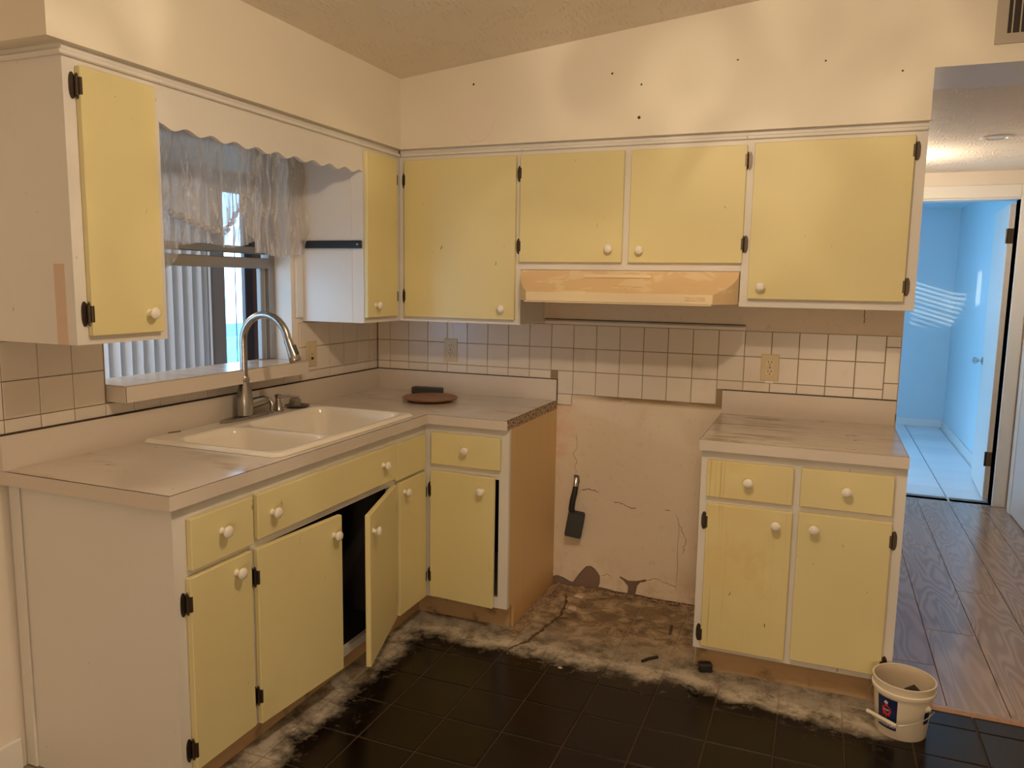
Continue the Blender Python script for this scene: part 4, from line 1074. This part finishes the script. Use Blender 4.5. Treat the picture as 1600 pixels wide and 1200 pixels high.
# emblem: a white can tipping red paint over a ball
wrap_shape('emblem_ball', [circ(.0165, 1, 1, 0, 0)], 'red', .0009, .094)
wrap_shape('emblem_drip', [[(-.006, .012), (.006, .012), (.004, .026), (-.003, .027)], [(-.013, -.012), (-.008, -.014), (-.009, -.023), (-.011, -.023)], [(-.002, -.016), (.003, -.016), (.002, -.026), (-.001, -.026)], [(.008, -.014), (.012, -.011), (.011, -.020), (.009, -.020)]], 'red', .0010, .094)
wrap_shape('emblem_can', [[(-.009, .024), (.001, .020), (.006, .030), (-.004, .034)]], 'labelwhite', .0012, .094)
def text_on(name, s, size, cz, ca, out=.0013):
    tc = bpy.data.curves.new(name, 'FONT'); tc.body = s; tc.size = size; tc.align_x = 'CENTER'; tc.offset = size * .015
    to = bpy.data.objects.new('tmp', tc); COL.objects.link(to)
    d = bpy.context.evaluated_depsgraph_get(); d.update(); me = bpy.data.meshes.new_from_object(to.evaluated_get(d)); bpy.data.objects.remove(to)
    for v in me.vertices: v.co = on_bucket(ca + v.co.x / Rm, cz + v.co.y, out)
    me.materials.clear(); me.materials.append(M['labelwhite']); link(name, me, lab)
text_on('lettering', 'SWP', .0095, .0915, amid)
text_on('lettering', 'SHERWIN', .0135, .0535, amid); text_on('lettering', 'WILLIAMS', .0140, .0385, amid)
# bail
ac = math.radians(-129); er = .1045; ez = .118
def bail(th_, out=0.0):
    a = ac + th_; c_ = math.cos(th_)
    k = er + .004 + out + .010 * max(0, math.cos(th_ * 1.6)) ** 2
    return (BX + k * math.cos(a), BY + k * math.sin(a), ez - .054 * max(0, c_) ** .8)
bm = bmesh.new(); tube(bm, [bail(math.radians(t)) for t in range(-92, 93, 4)], .0016, 8); obj('bail_wire', bm, 'wire', bk, smooth=True)
bm = bmesh.new(); gp_ = [Vector(bail(math.radians(-27), .004)), None, Vector(bail(math.radians(27), .004))]; gp_[1] = (gp_[0] + gp_[2]) / 2
tube(bm, [gp_[0], gp_[0].lerp(gp_[1], .5), gp_[1], gp_[1].lerp(gp_[2], .5), gp_[2]], .0066, 12); obj('grip', bm, 'grip', bk, smooth=True)
for s in (-90, 90):
    a = ac + math.radians(s); bm = bmesh.new(); lathe(bm, [(.012, 0), (.011, .006), (.004, .012), (.002, .013)], 12, T(*on_bucket(a, ez, -.002)) @ Matrix.Rotation(a, 4, 'Z') @ Matrix.Rotation(PI / 2, 4, 'Y')); obj('ear', bm, 'bucket', bk, smooth=True)
def chunk(r, seed, flat=1.0):
    rnd = random.Random(seed); bm = bmesh.new(); bmesh.ops.create_icosphere(bm, subdivisions=1, radius=r)
    for v in bm.verts: v.co *= rnd.uniform(.65, 1.15); v.co.z *= flat
    return bm
for k, (dx, dy, z, r, lb) in enumerate(((.030, -.010, .128, .038, 'largest dark broken lump of rubble inside the bucket, right side'), (-.034, .002, .128, .026, 'smaller dark broken lump of rubble inside the bucket, left side'), (.0, .03, .085, .04, 'dark lump of rubble deepest in the bucket, behind the other two'))):
    tag(obj('rubble', chunk(r, 20 + k), 'rubble', None, T(BX + dx, BY + dy, z)), lb, 'rubble', 'rubble in the bucket')
bm = bmesh.new(); rnd = random.Random(4)
bmesh.ops.create_grid(bm, x_segments=10, y_segments=10, size=.054)
for v in bm.verts: v.co += Vector((BX, BY, .085 + rnd.uniform(0, .02)))
tag(obj('rubble_bed', bm, 'rubble'), 'dark grit heaped in the bottom of the bucket', None, None, 'stuff')

# ------------------------------------------------------------------ debris on the floor
bb = bm_box(-.026, .026, -.018, .018, 0, .030, bev=.005); t_ = thing('black_plug', 'small black electrical plug lying against the right cabinet toe board', 'plug', (1.815, -.598, 0))
mw = T(1.817, -.600, .0035) @ Matrix.Rotation(.35, 4, 'Z'); obj('body', bb, 'black', t_, mw)
for yy in (-.007, .007): obj('prong', bm_box(-.042, -.026, yy - .001, yy + .001, .012, .020), 'knobmetal', t_, mw)
b = bmesh.new(); pts = []
for k in range(25):
    a = 2 * PI * k / 24; pts.append((.010 * math.cos(a), .030 * math.sin(a), .003))
tube(b, pts, .0025, 6); tag(obj('metal_ring', b, 'darkgrey', None, T(1.797, -.768, .003) @ Matrix.Rotation(.75, 4, 'Z')), 'small dark oval metal ring in the dust before the right cabinet', 'ring')
def crust(name, label, line, wdt, hgt, n, seed):
    rnd = random.Random(seed); bm = bmesh.new(); L = []
    for k in range(n + 1):
        t = k / n * (len(line) - 1); i = min(int(t), len(line) - 2); f = t - i
        p = Vector((*line[i], 0)).lerp(Vector((*line[i + 1], 0)), f)
        d = Vector((line[i + 1][0] - line[i][0], line[i + 1][1] - line[i][1], 0)).normalized(); nrm = Vector((-d.y, d.x, 0))
        wv = wdt * rnd.uniform(.3, 1.5); hv = hgt * rnd.uniform(.3, 1.1)
        p += nrm * rnd.uniform(-.004, .004)
        L.append([bm.verts.new(p + nrm * (-wv) + Vector((0, 0, -.001))), bm.verts.new(p + nrm * (-wv * .4) + Vector((0, 0, hv * .8))), bm.verts.new(p + nrm * wv * .3 + Vector((0, 0, hv))), bm.verts.new(p + nrm * wv + Vector((0, 0, -.001)))])
    for a, b_ in zip(L, L[1:]):
        for i in range(3): bm.faces.new((a[i], b_[i], b_[i + 1], a[i + 1]))
    return tag(obj(name, bm, 'crust' if name == 'mortar_crust' else 'mortar'), label, None, None, 'stuff')
def rubble_ridge(label, line, spread, n, seed):
    rnd = random.Random(seed); bm = bmesh.new()
    for k in range(n):
        t = rnd.random() ** .9 * (len(line) - 1) * .9999; i = int(t); f = t - i
        p = Vector((*line[i], 0)).lerp(Vector((*line[i + 1], 0)), f) + Vector((rnd.gauss(0, spread), rnd.gauss(0, spread), 0))
        r = rnd.choice((.004, .005, .006, .008, .011)) * rnd.uniform(.6, 1.2)
        p.x = min(max(p.x, 1.001 + r), 1.765 - r); p.y = min(p.y, -.004 - r)
        vv = [bm.verts.new(p + Vector((rnd.uniform(-1, 1) * r * 1.3, rnd.uniform(-1, 1) * r * 1.3, rnd.uniform(-.15, .9) * r))) for _ in range(8)]
        bmesh.ops.convex_hull(bm, input=vv)
    for v in [v for v in bm.verts if not v.link_faces]: bm.verts.remove(v)
    return tag(obj('mortar_crust', bm, 'crust'), label, None, None, 'stuff')
rubble_ridge('crumbled mortar along the plywood side of the empty range bay', [(1.035, -.63), (1.022, -.45), (1.018, -.2), (1.016, -.03)], .008, 330, 1)
rubble_ridge('crumbled mortar along the foot of the broken plaster wall', [(1.02, -.018), (1.25, -.018), (1.5, -.018), (1.76, -.022)], .007, 330, 2)
crust('mortar_line', 'low dried mortar ridge winding across the empty range bay', [(1.045, -.765), (1.105, -.64), (1.125, -.50), (1.15, -.36), (1.135, -.22), (1.105, -.12)], .008, .004, 60, 3)
rnd = random.Random(9); bm = bmesh.new()
def in_dust():
    while True:
        x, y = rnd.uniform(.62, 2.42), rnd.uniform(-1.6, -.03)
        if (1.02 < x < 1.75 and y > -.78) or (x < .70 and y < -.65 and x > .56) or (1.75 < x < 2.40 and -.80 < y < -.585): return x, y
for k in range(420):
    x, y = in_dust(); r = rnd.choice((.0018, .0025, .003, .0045)) * rnd.uniform(.7, 1.3)
    vs_ = [Vector((rnd.uniform(-1, 1), rnd.uniform(-1, 1), rnd.uniform(-.2, .7))) * r + Vector((x, y, r * .4)) for _ in range(5)]
    vv = [bm.verts.new(v) for v in vs_]
    bmesh.ops.convex_hull(bm, input=vv)
tag(obj('grit', bm, 'crust'), 'scattered grit and crumbs over the dusty floor', None, None, 'stuff')
for k, (x, y, r, lb) in enumerate(((1.180, -.261, .026, 'pale flat plaster chip on the floor of the range bay'), (1.165, -.115, .030, 'pale plaster flake lying below the big hole in the plaster'), (1.30, -.80, .010, 'tiny plaster crumb at the dust edge before the range bay'))):
    tag(obj('plaster_chip', chunk(r, 60 + k, .16), 'chip', None, T(x, y, r * .12) @ Matrix.Rotation(k, 4, 'Z')), lb, 'debris', 'plaster chips on the floor')
b = bm_box(-.006, .006, -.042, .042, 0, .008, bev=.002); tag(obj('wood_stick', b, 'bronze', None, T(1.632, -.30, 0.0005) @ Matrix.Rotation(.1, 4, 'Z')), 'short dark stick lying in the range bay near the right cabinet', 'stick')
b = bmesh.new(); tube(b, [(1.58, -.63, .006), (1.60, -.60, .007), (1.63, -.57, .006)], .006, 7); tag(obj('dark_scrap', b, 'rubble'), 'dark elongated scrap at the front edge of the range bay', 'debris')
